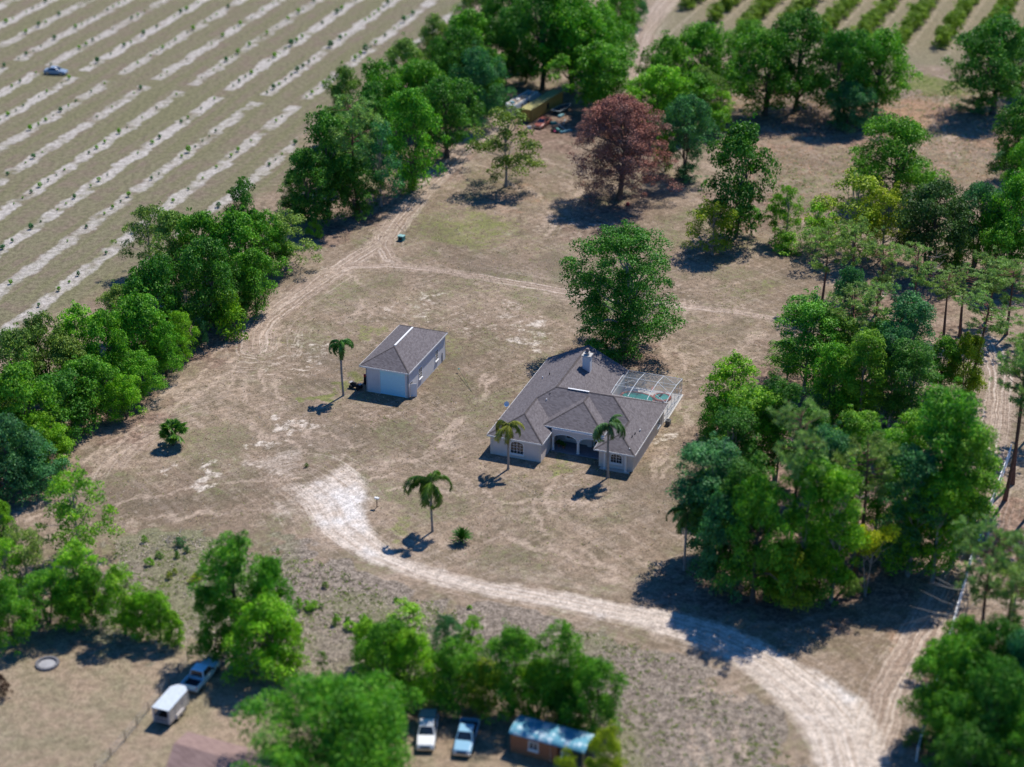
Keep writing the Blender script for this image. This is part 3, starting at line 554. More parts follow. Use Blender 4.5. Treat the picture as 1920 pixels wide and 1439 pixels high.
# ------------------------------------------------------------------ trees: kind, foot x, foot y, top y, crown width, tint, label
HEDGEROW = 'trees of the hedgerow between the young grove and the yard'
T = [
 # upper hedgerow, from the gap up to the top edge
 ('hedge', 590, 428, 283, 96, DK, 'dark leafy tree at the near end of the upper hedgerow, just above the gap'),
 ('hedge', 553, 400, 330, 60, DK, 'low dark tree on the grove side of the upper hedgerow, at its near end'),
 ('tall', 617, 408, 212, 84, DK, 'tall dark tree, second from the near end of the upper hedgerow'),
 ('hedge', 640, 350, 205, 90, DK, 'dark tree on the grove side, behind the grey-green pine of the upper hedgerow'),
 ('pine', 672, 402, 188, 110, PN, 'grey-green pine standing in the upper hedgerow'),
 ('light', 715, 388, 232, 84, TE, 'thin pale-leaved tree right of the grey-green hedgerow pine'),
 ('hedge', 668, 408, 300, 80, DK, 'mid-height dark tree in front of the grey-green hedgerow pine'),
 ('hedge', 775, 358, 172, 104, MD, 'dark tree at the track edge, right of the thin pale-leaved one'),
 ('bush', 768, 362, 328, 40, BR, 'bright low bush at the track edge under the dark hedgerow'),
 ('oak', 838, 296, 148, 124, DK, 'large round oak pushing out to the track in the upper hedgerow'),
 ('hedge', 716, 260, 118, 88, MD, 'tree on the grove side, left of the top of the large round hedgerow oak'),
 ('hedge', 700, 300, 160, 84, DK, 'dark tree on the grove side, halfway up the upper hedgerow'),
 ('hedge', 790, 245, 112, 100, MD, 'tree behind the large round hedgerow oak'),
 ('hedge', 650, 262, 128, 66, OL, 'olive tree leaning over the grove edge of the upper hedgerow'),
 ('hedge', 760, 205, 78, 84, OL, 'olive tree on the grove side above the halfway point of the upper hedgerow'),
 ('oak', 856, 200, 52, 98, DK, 'dark oak above the large round one in the upper hedgerow'),
 ('hedge', 898, 238, 92, 84, TE, 'blue-green tree at the track edge, left of the yellow container'),
 ('hedge', 912, 212, 90, 74, MD, 'tree at the track edge just left of the white camper'),
 ('hedge', 880, 160, 22, 90, MD, 'tree near the top of the upper hedgerow on the grove side'),
 ('hedge', 818, 150, 30, 70, OL, 'pale tree on the grove edge near the top of the upper hedgerow'),
 ('hedge', 935, 158, 40, 74, DK, 'dark tree behind the white camper'),
 ('oak', 955, 120, -38, 94, DK, 'dark oak at the top edge above the white camper'),
 ('hedge', 900, 90, -40, 80, OL, 'hazy tree at the top edge where the young grove ends'),
 ('hedge', 985, 158, 82, 60, DK, 'shaded tree between the camper and the big oaks'),
 ('oak', 1015, 168, -26, 122, DK, 'big dark oak left in the oak clump above the yellow container'),
 ('oak', 1072, 172, -28, 136, MD, 'big bright-topped oak, tallest of the clump above the yellow container'),
 ('oak', 1118, 168, 14, 124, MD, 'round oak on the right of the clump above the yellow container'),
 ('oak', 1155, 128, -20, 84, MD, 'oak at the top edge beside the sandy lane'),
 ('hedge', 1188, 48, -36, 50, TE, 'small blue-green tree at the top edge beside the sandy lane'),
 ('oak', 1122, 216, 80, 136, MD, 'broad bright oak right of the yellow container, in front of the clump'),
 # centre top, right of the lane
 ('oak', 1310, 190, 45, 118, MD, 'round oak at the corner of the old grove, right of the sandy lane'),
 ('hedge', 1248, 205, 72, 92, MD, 'tree right of the sandy lane, left of the round corner oak'),
 ('oak', 1232, 255, 126, 124, BR, 'bright round oak behind the copper-leaved tree'),
 ('hedge', 1316, 242, 128, 74, OL, 'olive tree between the bright round oak and the dark twin oaks'),
 ('light', 1350, 248, 168, 56, BR, 'small thin tree left of the dark twin oaks'),
 ('hedge', 1298, 250, 140, 92, MD, 'tree behind the grey-trunked one right of the copper tree'),
 ('broad', 1283, 332, 180, 116, TE, 'blue-green tree with a bare forked grey trunk right of the copper-leaved tree'),
 ('bush', 1288, 338, 310, 56, TE, 'dark bush round the foot of the forked grey trunk'),
 ('hedge', 1247, 322, 232, 40, MD, 'slim tree touching the right side of the copper-leaved tree'),
 ('copper', 1158, 374, 177, 166, (0.27, 0.105, 0.080), 'large dying tree with copper-red leaves and a dark forked trunk'),
 ('light', 949, 350, 206, 120, (0.150, 0.240, 0.030), 'lone thin olive-green tree casting its shadow on bare ground below the container'),
 ('oak', 1432, 216, 60, 130, MD, 'left one of the dark twin oaks in the upper field'),
 ('oak', 1492, 208, 24, 140, DK, 'right one of the dark twin oaks in the upper field'),
 ('oak', 1400, 130, 40, 84, MD, 'oak behind the left dark twin oak, at the old grove edge'),
 ('oak', 1576, 232, 60, 112, DK, 'dark oak second from the right in the line below the old grove'),
 ('oak', 1640, 220, 58, 122, MD, 'oak at the right end of the line below the old grove'),
 ('hedge', 1592, 246, 154, 72, TE, 'low blue-green tree in front of the line of oaks below the old grove'),
 ('oak', 1862, 214, 34, 150, DK, 'blurred oak at the upper right with a bare trunk above its shadow'),
 ('bush', 1822, 212, 184, 52, TE, 'bush left of the trunk of the blurred upper right oak'),
 ('hedge', 1930, 180, 60, 90, MD, 'tree cut by the right edge beside the blurred oak'),
 ('hedge', 1908, 340, 186, 92, DK, 'dark tree at the right edge below the blurred oak'),
 ('hedge', 1930, 390, 250, 90, MD, 'tree cut by the right edge level with the round field oak'),
 ('bush', 1884, 312, 280, 44, TE, 'blue-green bush at the foot of the dark right-edge tree'),
 ('oak', 1674, 382, 226, 144, MD, 'bright round oak alone in the right-hand field with its trunk showing'),
 ('hedge', 1735, 385, 322, 40, MD, 'small tree at the right flank of the lone round field oak'),
 # middle right
 ('hedge', 1378, 446, 238, 128, DK, 'tall dark egg-shaped oak above the right end of the yard'),
 ('light', 1336, 478, 374, 92, YL, 'small yellow-tipped tree in front of the tall egg-shaped oak'),
 ('sapling', 1410, 440, 390, 30, MD, 'sapling right of the tall egg-shaped oak'),
 ('light', 1474, 456, 350, 52, BR, 'slim pale sapling with a mound of shrubs at its foot, right of the egg-shaped oak'),
 ('sapling', 1452, 452, 362, 34, BR, 'left stem of the pale sapling pair'),
 ('bush', 1474, 470, 440, 66, BR, 'bright mound of shrubs under the pale sapling pair'),
 ('light', 1598, 478, 326, 138, YL, 'yellow-green spreading tree below the lone round field oak'),
 ('light', 1528, 470, 378, 70, BR, 'small pale tree left of the yellow-green spreading tree'),
 ('light', 1652, 488, 350, 92, YL, 'yellow-green tree right beside the spreading one'),
 ('oak', 1738, 506, 344, 136, (0.045, 0.115, 0.020), 'dark oak with yellowish rim below the lone round field oak'),
 ('broad', 1826, 500, 346, 118, TE, 'blue-green thin-crowned tree right of the yellow-rimmed oak'),
 ('oak', 1895, 520, 330, 120, MD, 'large oak at the right edge above the tall pines'),
 ('hedge', 1868, 540, 420, 90, MD, 'bright low tree in front of the large right-edge oak'),
 ('hedge', 1788, 510, 430, 70, BR, 'small bright tree at the foot of the blue-green tree'),
 ('pine', 1540, 574, 430, 84, PN, 'thin grey pine leftmost in the pine stand above the woods'),
 ('pine', 1596, 560, 418, 84, PN, 'thin pine behind the leftmost pine, below the spreading tree'),
 ('pine', 1642, 590, 452, 88, PN, 'pine in the middle of the stand above the woods'),
 ('pinetall', 1702, 640, 468, 86, PN, 'tall straight pine with long bare trunk in the stand above the woods'),
 ('pinetall', 1768, 648, 512, 78, PN, 'pine with bare trunk in front of the pale sand clearing'),
 ('pinetall', 1800, 632, 508, 84, PN, 'second pine by the pale sand clearing, right of the bare trunk'),
 ('pinetall', 1812, 742, 560, 96, PN, 'leaning pine with reddish trunk beside the right-hand track'),
 ('pine', 1886, 628, 502, 96, PN, 'pine right of the sand clearing near the right edge'),
 ('pine', 1850, 600, 476, 80, PN, 'pine behind the sand clearing, under the large right-edge oak'),
 ('pinetall', 1588, 728, 545, 96, PN, 'tall pine rising from the upper end of the woods'),
 ('pinetall', 1632, 705, 530, 80, PN, 'pine just right of the one rising from the upper end of the woods'),
 ('hedge', 1585, 640, 506, 70, TE, 'blue-green tree between the pines above the woods'),
 # the woods right of the house
 ('high', 1508, 735, 556, 110, MD, 'tree at the upper left corner of the woods, its branch reaching over the yard'),
 ('light', 1476, 712, 640, 76, MD, 'low branch-like tree sticking out left at the upper woods corner'),
 ('high', 1560, 735, 590, 90, MD, 'tree of the upper woods between the corner tree and the tall pine'),
 ('high', 1690, 750, 550, 96, BR, 'bright tree behind the upper woods, below the straight pine'),
 ('hedge', 1648, 720, 600, 84, MD, 'tree of the upper woods left of the bright one behind'),
 ('high', 1612, 812, 620, 84, DK, 'dark tree in the middle of the upper woods'),
 ('high', 1700, 830, 642, 98, TE, 'smooth blue-green tree in the middle of the upper woods'),
 ('high', 1664, 800, 612, 74, MD, 'tree left of the smooth blue-green one'),
 ('hedge', 1560, 800, 650, 100, MD, 'tree of the upper woods above the gap with dark shade'),
 ('tall', 1762, 738, 634, 56, MD, 'narrow tree on the track side of the upper woods'),
 ('hedge', 1806, 742, 626, 70, YL, 'yellowish tree beside the reddish leaning pine'),
 ('hedge', 1600, 800, 716, 76, MD, 'low tree inside the woods below the dark one'),
 ('light', 1550, 800, 710, 70, TE, 'thin tree at the edge of the dark gap in the woods'),
 ('tall', 1366, 812, 672, 84, BR, 'upright bright tree at the edge of the woods nearest the pool cage'),
 ('hedge', 1338, 830, 742, 60, MD, 'small tree at the left foot of the upright bright one'),
 ('high', 1412, 905, 722, 106, BR, 'bright bushy tree right behind the upright one by the pool cage'),
 ('high', 1452, 905, 708, 84, BR, 'bright tree with spiky shoots at the upper edge of the lower woods'),
 ('high', 1372, 935, 768, 92, BR, 'leafy tree below the upright one at the yard edge'),
 ('high', 1506, 925, 760, 74, MD, 'dark tree beside the gap in the middle of the woods'),
 ('pinetall', 1474, 1104, 766, 118, PN, 'grey-green pine towering in the left half of the lower woods'),
 ('high', 1326, 1050, 832, 128, YL, 'yellow-topped broad tree at the yard edge of the lower woods'),
 ('high', 1388, 1088, 858, 104, MD, 'tree right of the yellow-topped one in the lower woods'),
 ('high', 1322, 1040, 885, 84, MD, 'tree bulging over the yard behind the lone palm'),
 ('high', 1542, 1045, 806, 88, MD, 'tree right of the towering grey-green pine'),
 ('high', 1592, 965, 770, 92, MD, 'tree in the heart of the lower woods'),
 ('pinetall', 1602, 1082, 822, 112, PN, 'tall pine with a bare grey trunk in the middle of the lower woods'),
 ('high', 1640, 1012, 800, 84, MD, 'leafy tree behind the tall bare-trunked pine'),
 ('high', 1700, 1080, 842, 108, (0.060, 0.120, 0.018), 'yellow-rimmed tree right of the tall bare-trunked pine'),
 ('high', 1752, 1050, 728, 130, MD, 'large tree at the track side of the lower woods'),
 ('high', 1700, 985, 770, 90, MD, 'tree left of the large track-side one'),
 ('high', 1784, 1062, 786, 124, DK, 'dark oak at the right end of the woods beside the white fence'),
 ('hedge', 1806, 930, 820, 84, MD, 'tree leaning towards the right-hand track from the woods'),
 ('high', 1748, 1092, 880, 100, DK, 'shaded tree at the lower right of the woods'),
 ('light', 1828, 1020, 940, 60, TE, 'thin low tree touching the white fence'),
 ('hedge', 1690, 1068, 944, 84, BR, 'bright low tree at the lower edge of the woods, right half'),
 ('high', 1556, 1128, 880, 104, MD, 'tall rounded tree at the lower edge of the woods, left of the bare trunk'),
 ('high', 1500, 1122, 862, 90, MD, 'tree with pale shoots below the towering pine'),
 ('oak', 1410, 1132, 905, 140, MD, 'broad oak at the lower left of the woods'),
 ('hedge', 1350, 1112, 935, 104, TE, 'blue-green tree at the lower left corner of the woods beside the palm'),
 ('hedge', 1532, 1118, 996, 96, MD, 'tree at the bottom edge of the woods above the driveway'),
 ('hedge', 1478, 1128, 1032, 100, YL, 'yellowish low tree at the bottom edge of the woods nearest the driveway'),
 ('hedge', 1434, 1126, 1040, 70, MD, 'small green tree left of the yellowish one at the bottom edge of the woods'),
 ('flat', 1622, 1118, 985, 100, YY, 'small flat-topped tree with lemon-yellow leaves and a pale stem'),
 ('bush', 1600, 1112, 1082, 34, OL, 'scrubby bush under the bare pine trunk at the woods edge'),
 # right edge, along the white fence
 ('pinetall', 1884, 938, 655, 96, PN, 'tall pine behind the white fence with a long red trunk'),
 ('pinetall', 1898, 908, 610, 100, PN, 'tall pine next to the red-trunked one, cut by the right edge'),
 ('pinetall', 1934, 960, 690, 100, PN, 'pine outside the right edge beyond the white fence'),
 ('pine', 1930, 820, 640, 90, PN, 'pine at the right edge level with the leaning pine'),
 # lower right corner
 ('pine', 1838, 1230, 1000, 128, PN, 'pale pine at the lower end of the white fence, leftmost of its clump'),
 ('pine', 1885, 1210, 1010, 120, PN, 'pale pine at the right edge in the lower right clump'),
 ('pine', 1905, 1270, 1060, 130, PN, 'pine in the middle of the lower right clump'),
 ('hedge', 1800, 1290, 1160, 90, MD, 'leafy tree under the pale pines at the lower right'),
 ('hedge', 1770, 1372, 1194, 120, MD, 'bright leafy tree nearest the track in the lower right clump'),
 ('hedge', 1848, 1370, 1170, 120, DK, 'dark tree behind the bright one in the lower right clump'),
 ('hedge', 1768, 1420, 1296, 96, MD, 'bushy tree beside the track at the lower right'),
 ('oak', 1855, 1452, 1250, 150, DK, 'dark oak filling the lower right corner'),
 ('hedge', 1915, 1400, 1190, 120, TE, 'blue-green tree at the lower right edge'),
 ('hedge', 1800, 1490, 1360, 110, DK, 'tree cut by the bottom edge at the lower right corner'),
 ('oak', 1930, 1500, 1330, 130, MD, 'oak outside the lower right corner'),
 ('bush', 1712, 1400, 1372, 40, OL, 'weedy bush at the foot of the lower right clump'),
 # lower hedgerow at left
 ('tall', 462, 500, 338, 58, DK, 'tall narrow tree at the top of the lower hedgerow'),
 ('light', 537, 506, 398, 94, OL, 'thin reddish-green tree at the gap end of the lower hedgerow'),
 ('bush', 592, 446, 414, 30, BR, 'bright shoot standing in the gap of the hedgerow'),
 ('hedge', 505, 512, 400, 84, MD, 'tree next to the thin one at the gap end'),
 ('light', 285, 512, 384, 88, OL, 'pale half-bare tree on the grove side of the lower hedgerow'),
 ('hedge', 335, 545, 404, 96, OL, 'olive tree right of the pale half-bare one'),
 ('hedge', 390, 560, 402, 100, MD, 'green tree in the middle of the lower hedgerow, grove side'),
 ('hedge', 440, 560, 400, 104, MD, 'bright tree below the tall narrow one'),
 ('hedge', 480, 590, 470, 84, MD, 'tree at the yard edge where the lane curves'),
 ('hedge', 392, 622, 452, 116, DK, 'large dark tree in the middle of the lower hedgerow'),
 ('hedge', 436, 602, 500, 80, DK, 'shaded tree at the yard edge behind the bright bush'),
 ('bush', 436, 628, 552, 74, BR, 'bright rounded bush at the yard edge of the lower hedgerow'),
 ('bush', 378, 652, 600, 24, TE, 'thin sapling right of the small bright tree at the hedgerow edge'),
 ('hedge', 340, 676, 588, 54, BR, 'small bright tree at the yard edge below the large dark one'),
 ('hedge', 300, 650, 482, 104, DK, 'dark tree left of the large dark hedgerow tree'),
 ('hedge', 262, 700, 556, 108, MD, 'tree with bright crown behind the small bright tree'),
 ('hedge', 232, 640, 540, 80, OL, 'olive tree on the grove side below the half-bare one'),
 ('hedge', 312, 706, 604, 60, MD, 'small tree at the yard edge left of the small bright one'),
 ('hedge', 205, 730, 588, 92, MD, 'green tree behind the edge bushes of the lower hedgerow'),
 ('tall', 152, 720, 578, 74, BR, 'tall bright-crowned tree on the grove side of the lower hedgerow'),
 ('hedge', 96, 730, 592, 92, OL, 'hazy olive tree near the left edge'),
 ('hedge', 262, 748, 662, 72, MD, 'leafy tree at the yard edge below the dark ones'),
 ('hedge', 238, 786, 704, 64, BR, 'bright edge tree above the cabbage palm side of the hedgerow'),
 ('hedge', 176, 792, 672, 98, MD, 'broad tree at the yard edge, third from the lower end'),
 ('hedge', 140, 760, 640, 90, OL, 'olive tree behind the broad yard-edge one'),
 ('hedge', 40, 760, 618, 100, OL, 'blurred tree at the left edge above the lower hedgerow end'),
 ('hedge', 118, 820, 700, 112, DK, 'dark tree at the yard edge, second from the lower end'),
 ('hedge', 50, 860, 690, 124, MD, 'large blurred tree near the left edge of the lower hedgerow'),
 ('hedge', 92, 878, 780, 84, BR, 'bright low tree at the lower yard edge of the hedgerow'),
 ('hedge', -12, 840, 700, 110, OL, 'tree cut by the left edge of the lower hedgerow'),
 ('hedge', 10, 940, 778, 118, TE, 'blue-green blurred tree at the left edge, lowest of the hedgerow'),
 ('hedge', 62, 920, 820, 94, TE, 'blue-green tree at the lowest yard-side end of the hedgerow'),
 # lower left
 ('light', 150, 1044, 886, 118, BR, 'fresh green tree with a visible stem alone at the lower left yard corner'),
 ('tall', 150, 1168, 1022, 74, BR, 'bright narrow tree below the fresh green one'),
 ('hedge', 8, 1032, 944, 50, BR, 'small bright tree cut by the left edge'),
 ('light', 52, 1100, 992, 92, OL, 'thin tree at the left edge with fallen grey branches'),
 ('light', 18, 1120, 1010, 76, BR, 'sparse green tree at the left edge, behind the lowest one'),
 ('broad', 92, 1170, 1078, 112, MD, 'spreading tree above the fire ring'),
 ('hedge', 24, 1212, 1090, 84, MD, 'blurred tree at the left edge beside the bare yard'),
 ('hedge', 178, 1176, 1066, 64, MD, 'tree at the right flank of the bright narrow one'),
 ('hedge', 128, 1178, 1100, 60, BR, 'small bright tree between the spreading tree and the narrow one'),
 ('tall', 236, 1192, 1068, 70, BR, 'bright slim tree at the top left of the bare lower yard'),
 ('hedge', 268, 1196, 1112, 56, BR, 'low bright tree right of the slim one'),
 ('tall', 302, 1200, 1108, 46, BR, 'slim tree third in the row above the bare lower yard'),
 ('hedge', 326, 1212, 1150, 44, BR, 'small tree at the right end of the row above the bare lower yard'),
 ('tall', 448, 1225, 1004, 104, MD, 'tallest tree of the clump above the white pickup'),
 ('hedge', 402, 1242, 1108, 72, MD, 'dark tree at the left foot of the clump above the white pickup'),
 ('hedge', 514, 1222, 1052, 84, MD, 'pointed tree right in the clump above the white pickup'),
 ('hedge', 502, 1262, 1120, 122, BR, 'bright dense tree in front of the clump above the white pickup'),
 ('hedge', 548, 1262, 1160, 56, BR, 'small bright tree on the right flank of the clump'),
 ('sapling', 609, 1276, 1222, 20, OL, 'lone thin sapling right of the clump'),
 # lower middle row
 ('hedge', 690, 1250, 1164, 60, BR, 'small bright tree at the left end of the bottom tree row'),
 ('sapling', 766, 1222, 1138, 66, BR, 'lollipop-shaped young tree rising behind the bottom tree row'),
 ('hedge', 728, 1318, 1170, 106, MD, 'broad tree at the left end of the bottom tree row'),
 ('hedge', 778, 1326, 1186, 96, BR, 'bright tree second in the bottom tree row'),
 ('light', 838, 1270, 1152, 66, TE, 'sparse pale-stemmed sapling behind the bottom tree row'),
 ('light', 884, 1262, 1160, 66, BR, 'sparse bright sapling right of the pale-stemmed one'),
 ('hedge', 850, 1328, 1204, 100, MD, 'tree in the middle of the bottom tree row behind the blue pickup'),
 ('hedge', 908, 1330, 1240, 80, YL, 'yellow-green low tree in the middle of the bottom tree row'),
 ('hedge', 962, 1340, 1188, 112, MD, 'large tree right of the middle in the bottom tree row'),
 ('tall', 1052, 1350, 1176, 84, MD, 'tallest pointed tree of the bottom tree row'),
 ('hedge', 1010, 1346, 1240, 84, BR, 'bright tree between the large one and the pointed one'),
 ('hedge', 1110, 1372, 1236, 96, MD, 'tree at the right end of the bottom tree row behind the shed'),
 ('hedge', 1060, 1362, 1290, 70, DK, 'dark low tree right behind the shed roof'),
 ('giant', 645, 1492, 1288, 300, MD, 'huge blurred round oak at the bottom edge'),
 ('hedge', 1135, 1482, 1366, 66, YL, 'yellow-green bushy tree right of the shed'),
 ('bush', 1062, 1472, 1408, 56, YL, 'yellow-green bush growing in front of the shed porch'),
 ('bush', 6, 1310, 1268, 30, (0.10, 0.05, 0.03), 'reddish bush at the left edge of the bare yard'),
]
for k_, bx, by, ty, w, tint, lab in T:
    nm = {'pine': 'pine_tree', 'pinetall': 'pine_tree', 'oak': 'oak_tree', 'giant': 'oak_tree', 'houseoak': 'oak_tree', 'bush': 'bush', 'sapling': 'sapling'}.get(k_, 'broadleaf_tree')
    ct = 'bush' if k_ == 'bush' else 'sapling' if k_ == 'sapling' else 'tree'
    plant(k_, bx, by, ty, w, tint, lab, nm, ct)
lp = [o for o in C.objects if o.get('label', '').startswith('leaning pine')][0]; lp.rotation_euler = (0.0, R(9), 0.6)
plant('houseoak', 1165, 668, 432, 186, (0.065, 0.225, 0.018), 'big irregular oak standing right behind the brown-roofed house', 'oak_tree', 'tree', variant=0)

# small shrubs dotted over the scrub strip
for i, (x, y, w, h, tn, lab) in enumerate([
 (271, 1017, 12, 12, BR, 'tiny round green shrub at the top of the weedy strip'), (338, 1024, 22, 16, TE, 'blue-green shrub in the weedy strip below the dead brush'),
 (350, 1036, 12, 12, TE, 'small dark shrub right of the blue-green one'), (333, 1046, 12, 12, MD, 'small shrub under the blue-green one in the weedy strip'),
 (282, 1060, 16, 14, BR, 'bright shrub left of the pale sand spot'), (328, 1076, 12, 10, YL, 'yellowish shrub in the middle of the weedy strip'),
 (318, 1086, 12, 14, YL, 'second yellowish shrub in the middle of the weedy strip'), (367, 1088, 26, 12, YL, 'low wide yellowish shrub left of the tall clump'),
 (584, 1142, 30, 14, BR, 'low bright shrub right of the tall clump'), (630, 1172, 16, 20, BR, 'bright upright shrub in the speckled scrub'),
 (602, 1140, 9, 8, MD, 'tiny shrub in the speckled scrub'), (652, 1166, 12, 10, MD, 'small shrub beside the bright upright one'),
 (610, 1102, 14, 10, OL, 'olive shrub at the upper edge of the speckled scrub'), (560, 1142, 18, 22, BR, 'shrub leaning out from the tall clump'),
 (682, 1166, 18, 14, BR, 'bright shrub above the left end of the bottom tree row'), (660, 1180, 26, 14, BR, 'wide bright shrub at the corner of the bottom tree row'),
 (742, 1128, 10, 8, MD, 'tiny shrub above the lollipop-shaped tree'), (880, 1142, 10, 7, BR, 'tiny bright shrub below the driveway bend'),
 (300, 1046, 16, 10, OL, 'olive tuft under the dead brush'), (420, 1046, 12, 8, OL, 'olive tuft near the top of the tall clump'),
 (488, 1440, 60, 16, OL, 'weeds at the bottom edge by the brown roof'), (575, 876, 9, 7, OL, 'single green tuft above the white sand fan'),
 (1590, 1118, 30, 26, OL, 'ragged weeds below the bare pine trunk'), (1625, 1112, 16, 12, YL, 'yellow tuft below the lemon-yellow tree')]):
    g = G(x, y); plant('bush', x, y, 0, w, tn, lab, 'shrub', 'shrub', 'shrubs dotted over the rough ground', top=h / ppm(g) * 1.15)

# citrus saplings in the young grove: single plants along each sand strip
def citrus_mesh(seed, r, h, n, leaf):
    rng = np.random.default_rng(seed); d = unit(rng.normal(size=(n, 3))); c = d * rng.uniform(0.5, 1, (n, 1)) * np.array([r, r, h * 0.45]) + np.array([0, 0, h * 0.55])
    V, Fq = cards(rng, c, unit(d + rng.normal(size=(n, 3)) * 0.6), rng.uniform(0.7, 1.3, n) * leaf, 0.6); V[:, 2] = np.maximum(V[:, 2], 0.04)
    return mesh_from('citrus_sapling', V, Fq, LEAF)
SM = [citrus_mesh(300 + i, 0.50, 1.1, 110, 0.15) for i in range(4)]
ORD = ['nearest the hedgerow', 'second', 'third', 'fourth', 'fifth', 'sixth', 'seventh', 'eighth', 'ninth', 'tenth', 'eleventh', 'twelfth', 'thirteenth', 'fourteenth', 'fifteenth', 'sixteenth']
rg = np.random.default_rng(9); cut = world_poly(CUT); spots = []
gp = world_poly([(0, 640), (240, 520), (430, 385), (560, 330), (560, 260), (640, 190), (760, 110), (870, 20), (905, -60), (-200, -60), (-200, 700)])
for kk in range(3, -16, -1):
    n = -148.4 + 8.8 * kk; v = 230.0
    while v < 480:
        v += 3.1 + rg.uniform(-0.25, 0.25)
        x = n * gy + v * gx; y = -n * gx + v * gy
        x, y = v * gx + n * gy, v * gy - n * gx
        px = 960 + FPX * x / (y * math.cos(PITCH) + CAMH * math.sin(PITCH)); py = PY((x, y, 0))
        if not (-25 < px < 1000 and -20 < py < 700): continue
        spots.append((x, y, px, py, kk))
SP = np.array([s[:2] for s in spots])
ok = inside(SP, [(0, 640), (-300, 800), (-300, -100), (905, -100), (905, -60), (870, 20), (760, 110), (640, 190), (560, 260), (560, 330), (430, 385), (240, 520)])
dcut, _, _ = dist_poly(SP, CUT)
sel = [(s, rg.random()) for s, o_, d_ in zip(spots, ok, dcut) if o_ and d_ > 2.6]
sel = [s for s, r_ in sel if r_ < 0.60]
scal = [(0.35 + 0.75 * rg.random() ** 2) * (1.5 if (s[2] > 520 and rg.random() < .4) else 1.0) for s in sel]
order = sorted(range(len(sel)), key=lambda i: -(scal[i] * ppm((sel[i][0], sel[i][1]))))
kmax = max(s[4] for s in sel); rest = MB(); restV, restF = [], []
for rank, i in enumerate(order):
    s, k_ = sel[i], scal[i]
    if rank < 300:
        row = kmax - s[4]
        big = 'bushy' if k_ > 0.95 else 'small' if k_ > 0.6 else 'tiny'
        where = ('on the sand strip nearest the hedgerow' if row == 0 else 'on %s sand strip from hedgerow' % ORD[min(row, 15)])
        half = 'beyond the lane' if s[3] < 100 + 0.17 * max(0, s[2]) + 14 else 'this side of lane'
        o = link('citrus_sapling', SM[rank % 4], None, None, (s[0], s[1], 0), (0, 0, rg.uniform(0, 6.28)))
        o.scale = (k_, k_, k_ * rg.uniform(0.8, 1.25)); o.color = (*(BR if rg.random() < 0.5 else TE), 1)
        tag(o, '%s citrus sapling %s, %s' % (big, where, half), 'sapling', '%s young citrus on %s strip %s' % (big, ORD[min(row, 15)], half))
    else:
        nv = len(SM[0].vertices); co = np.zeros(nv * 3, np.float32); SM[0].vertices.foreach_get('co', co); co = co.reshape(-1, 3)[:200] * k_ * 0.95 + np.array([s[0], s[1], 0])
        restF.append(np.arange(200).reshape(-1, 4) + 200 * len(restV)); restV.append(co)
if restV:
    o = link('citrus_saplings', mesh_from('citrus_saplings', np.concatenate(restV), np.concatenate(restF), LEAF)); o.color = (*TE, 1)
    tag(o, 'far tiny citrus saplings on the pale strips of the young grove', 'saplings', kind='stuff')
# older citrus hedges, upper right
CM = [crown_tree(400 + i, 1.7, 2.9, 0.15, bushp, 26, 0.55, 60, 0.14, 0.0, 0.06, 2, limbs=4) for i in range(3)]
for kk in range(-1, 10):
    n = -125.0 + 8.8 * kk - 0.2; v = {0: 417.5, -1: 440}.get(kk, 405 + 4 * (kk % 2))
    w_ = 0
    while v < 500:
        v += 2.7 + rg.uniform(-0.3, 0.3); x, y = v * gx2 + n * gy2, v * gy2 - n * gx2
        px = 960 + FPX * x / (y * math.cos(PITCH) + CAMH * math.sin(PITCH)); py = PY((x, y, 0))
        if py < -25 or px > 1960 or py > 118 - max(0, 1400 - px) * 0.12: continue
        if rg.random() < 0.06: continue
        cmx = CM[rg.integers(3)]; o = empty('citrus_bush', (x, y, 0), rg.uniform(0, 6.28), 'yellow-green citrus bush in the %s hedge row of the old grove from the left' % (['first', 'first', 'second', 'third', 'fourth', 'fifth', 'sixth', 'seventh', 'eighth', 'ninth', 'tenth'][kk + 1]), 'bush', 'citrus bushes of old grove row %s' % (['one', 'one', 'two', 'three', 'four', 'five', 'six', 'seven', 'eight', 'nine', 'ten'][kk + 1]))
        s_ = rg.uniform(1.05, 1.45); o.scale = (s_, s_, s_ * rg.uniform(0.85, 1.2))
        link('stem', cmx['trunk'], None, o); c = link('foliage', cmx['crown'], None, o); q = rg.uniform(0.85, 1.1)
        c.color = (0.20 * q, 0.33 * q, 0.02 * q, 1)

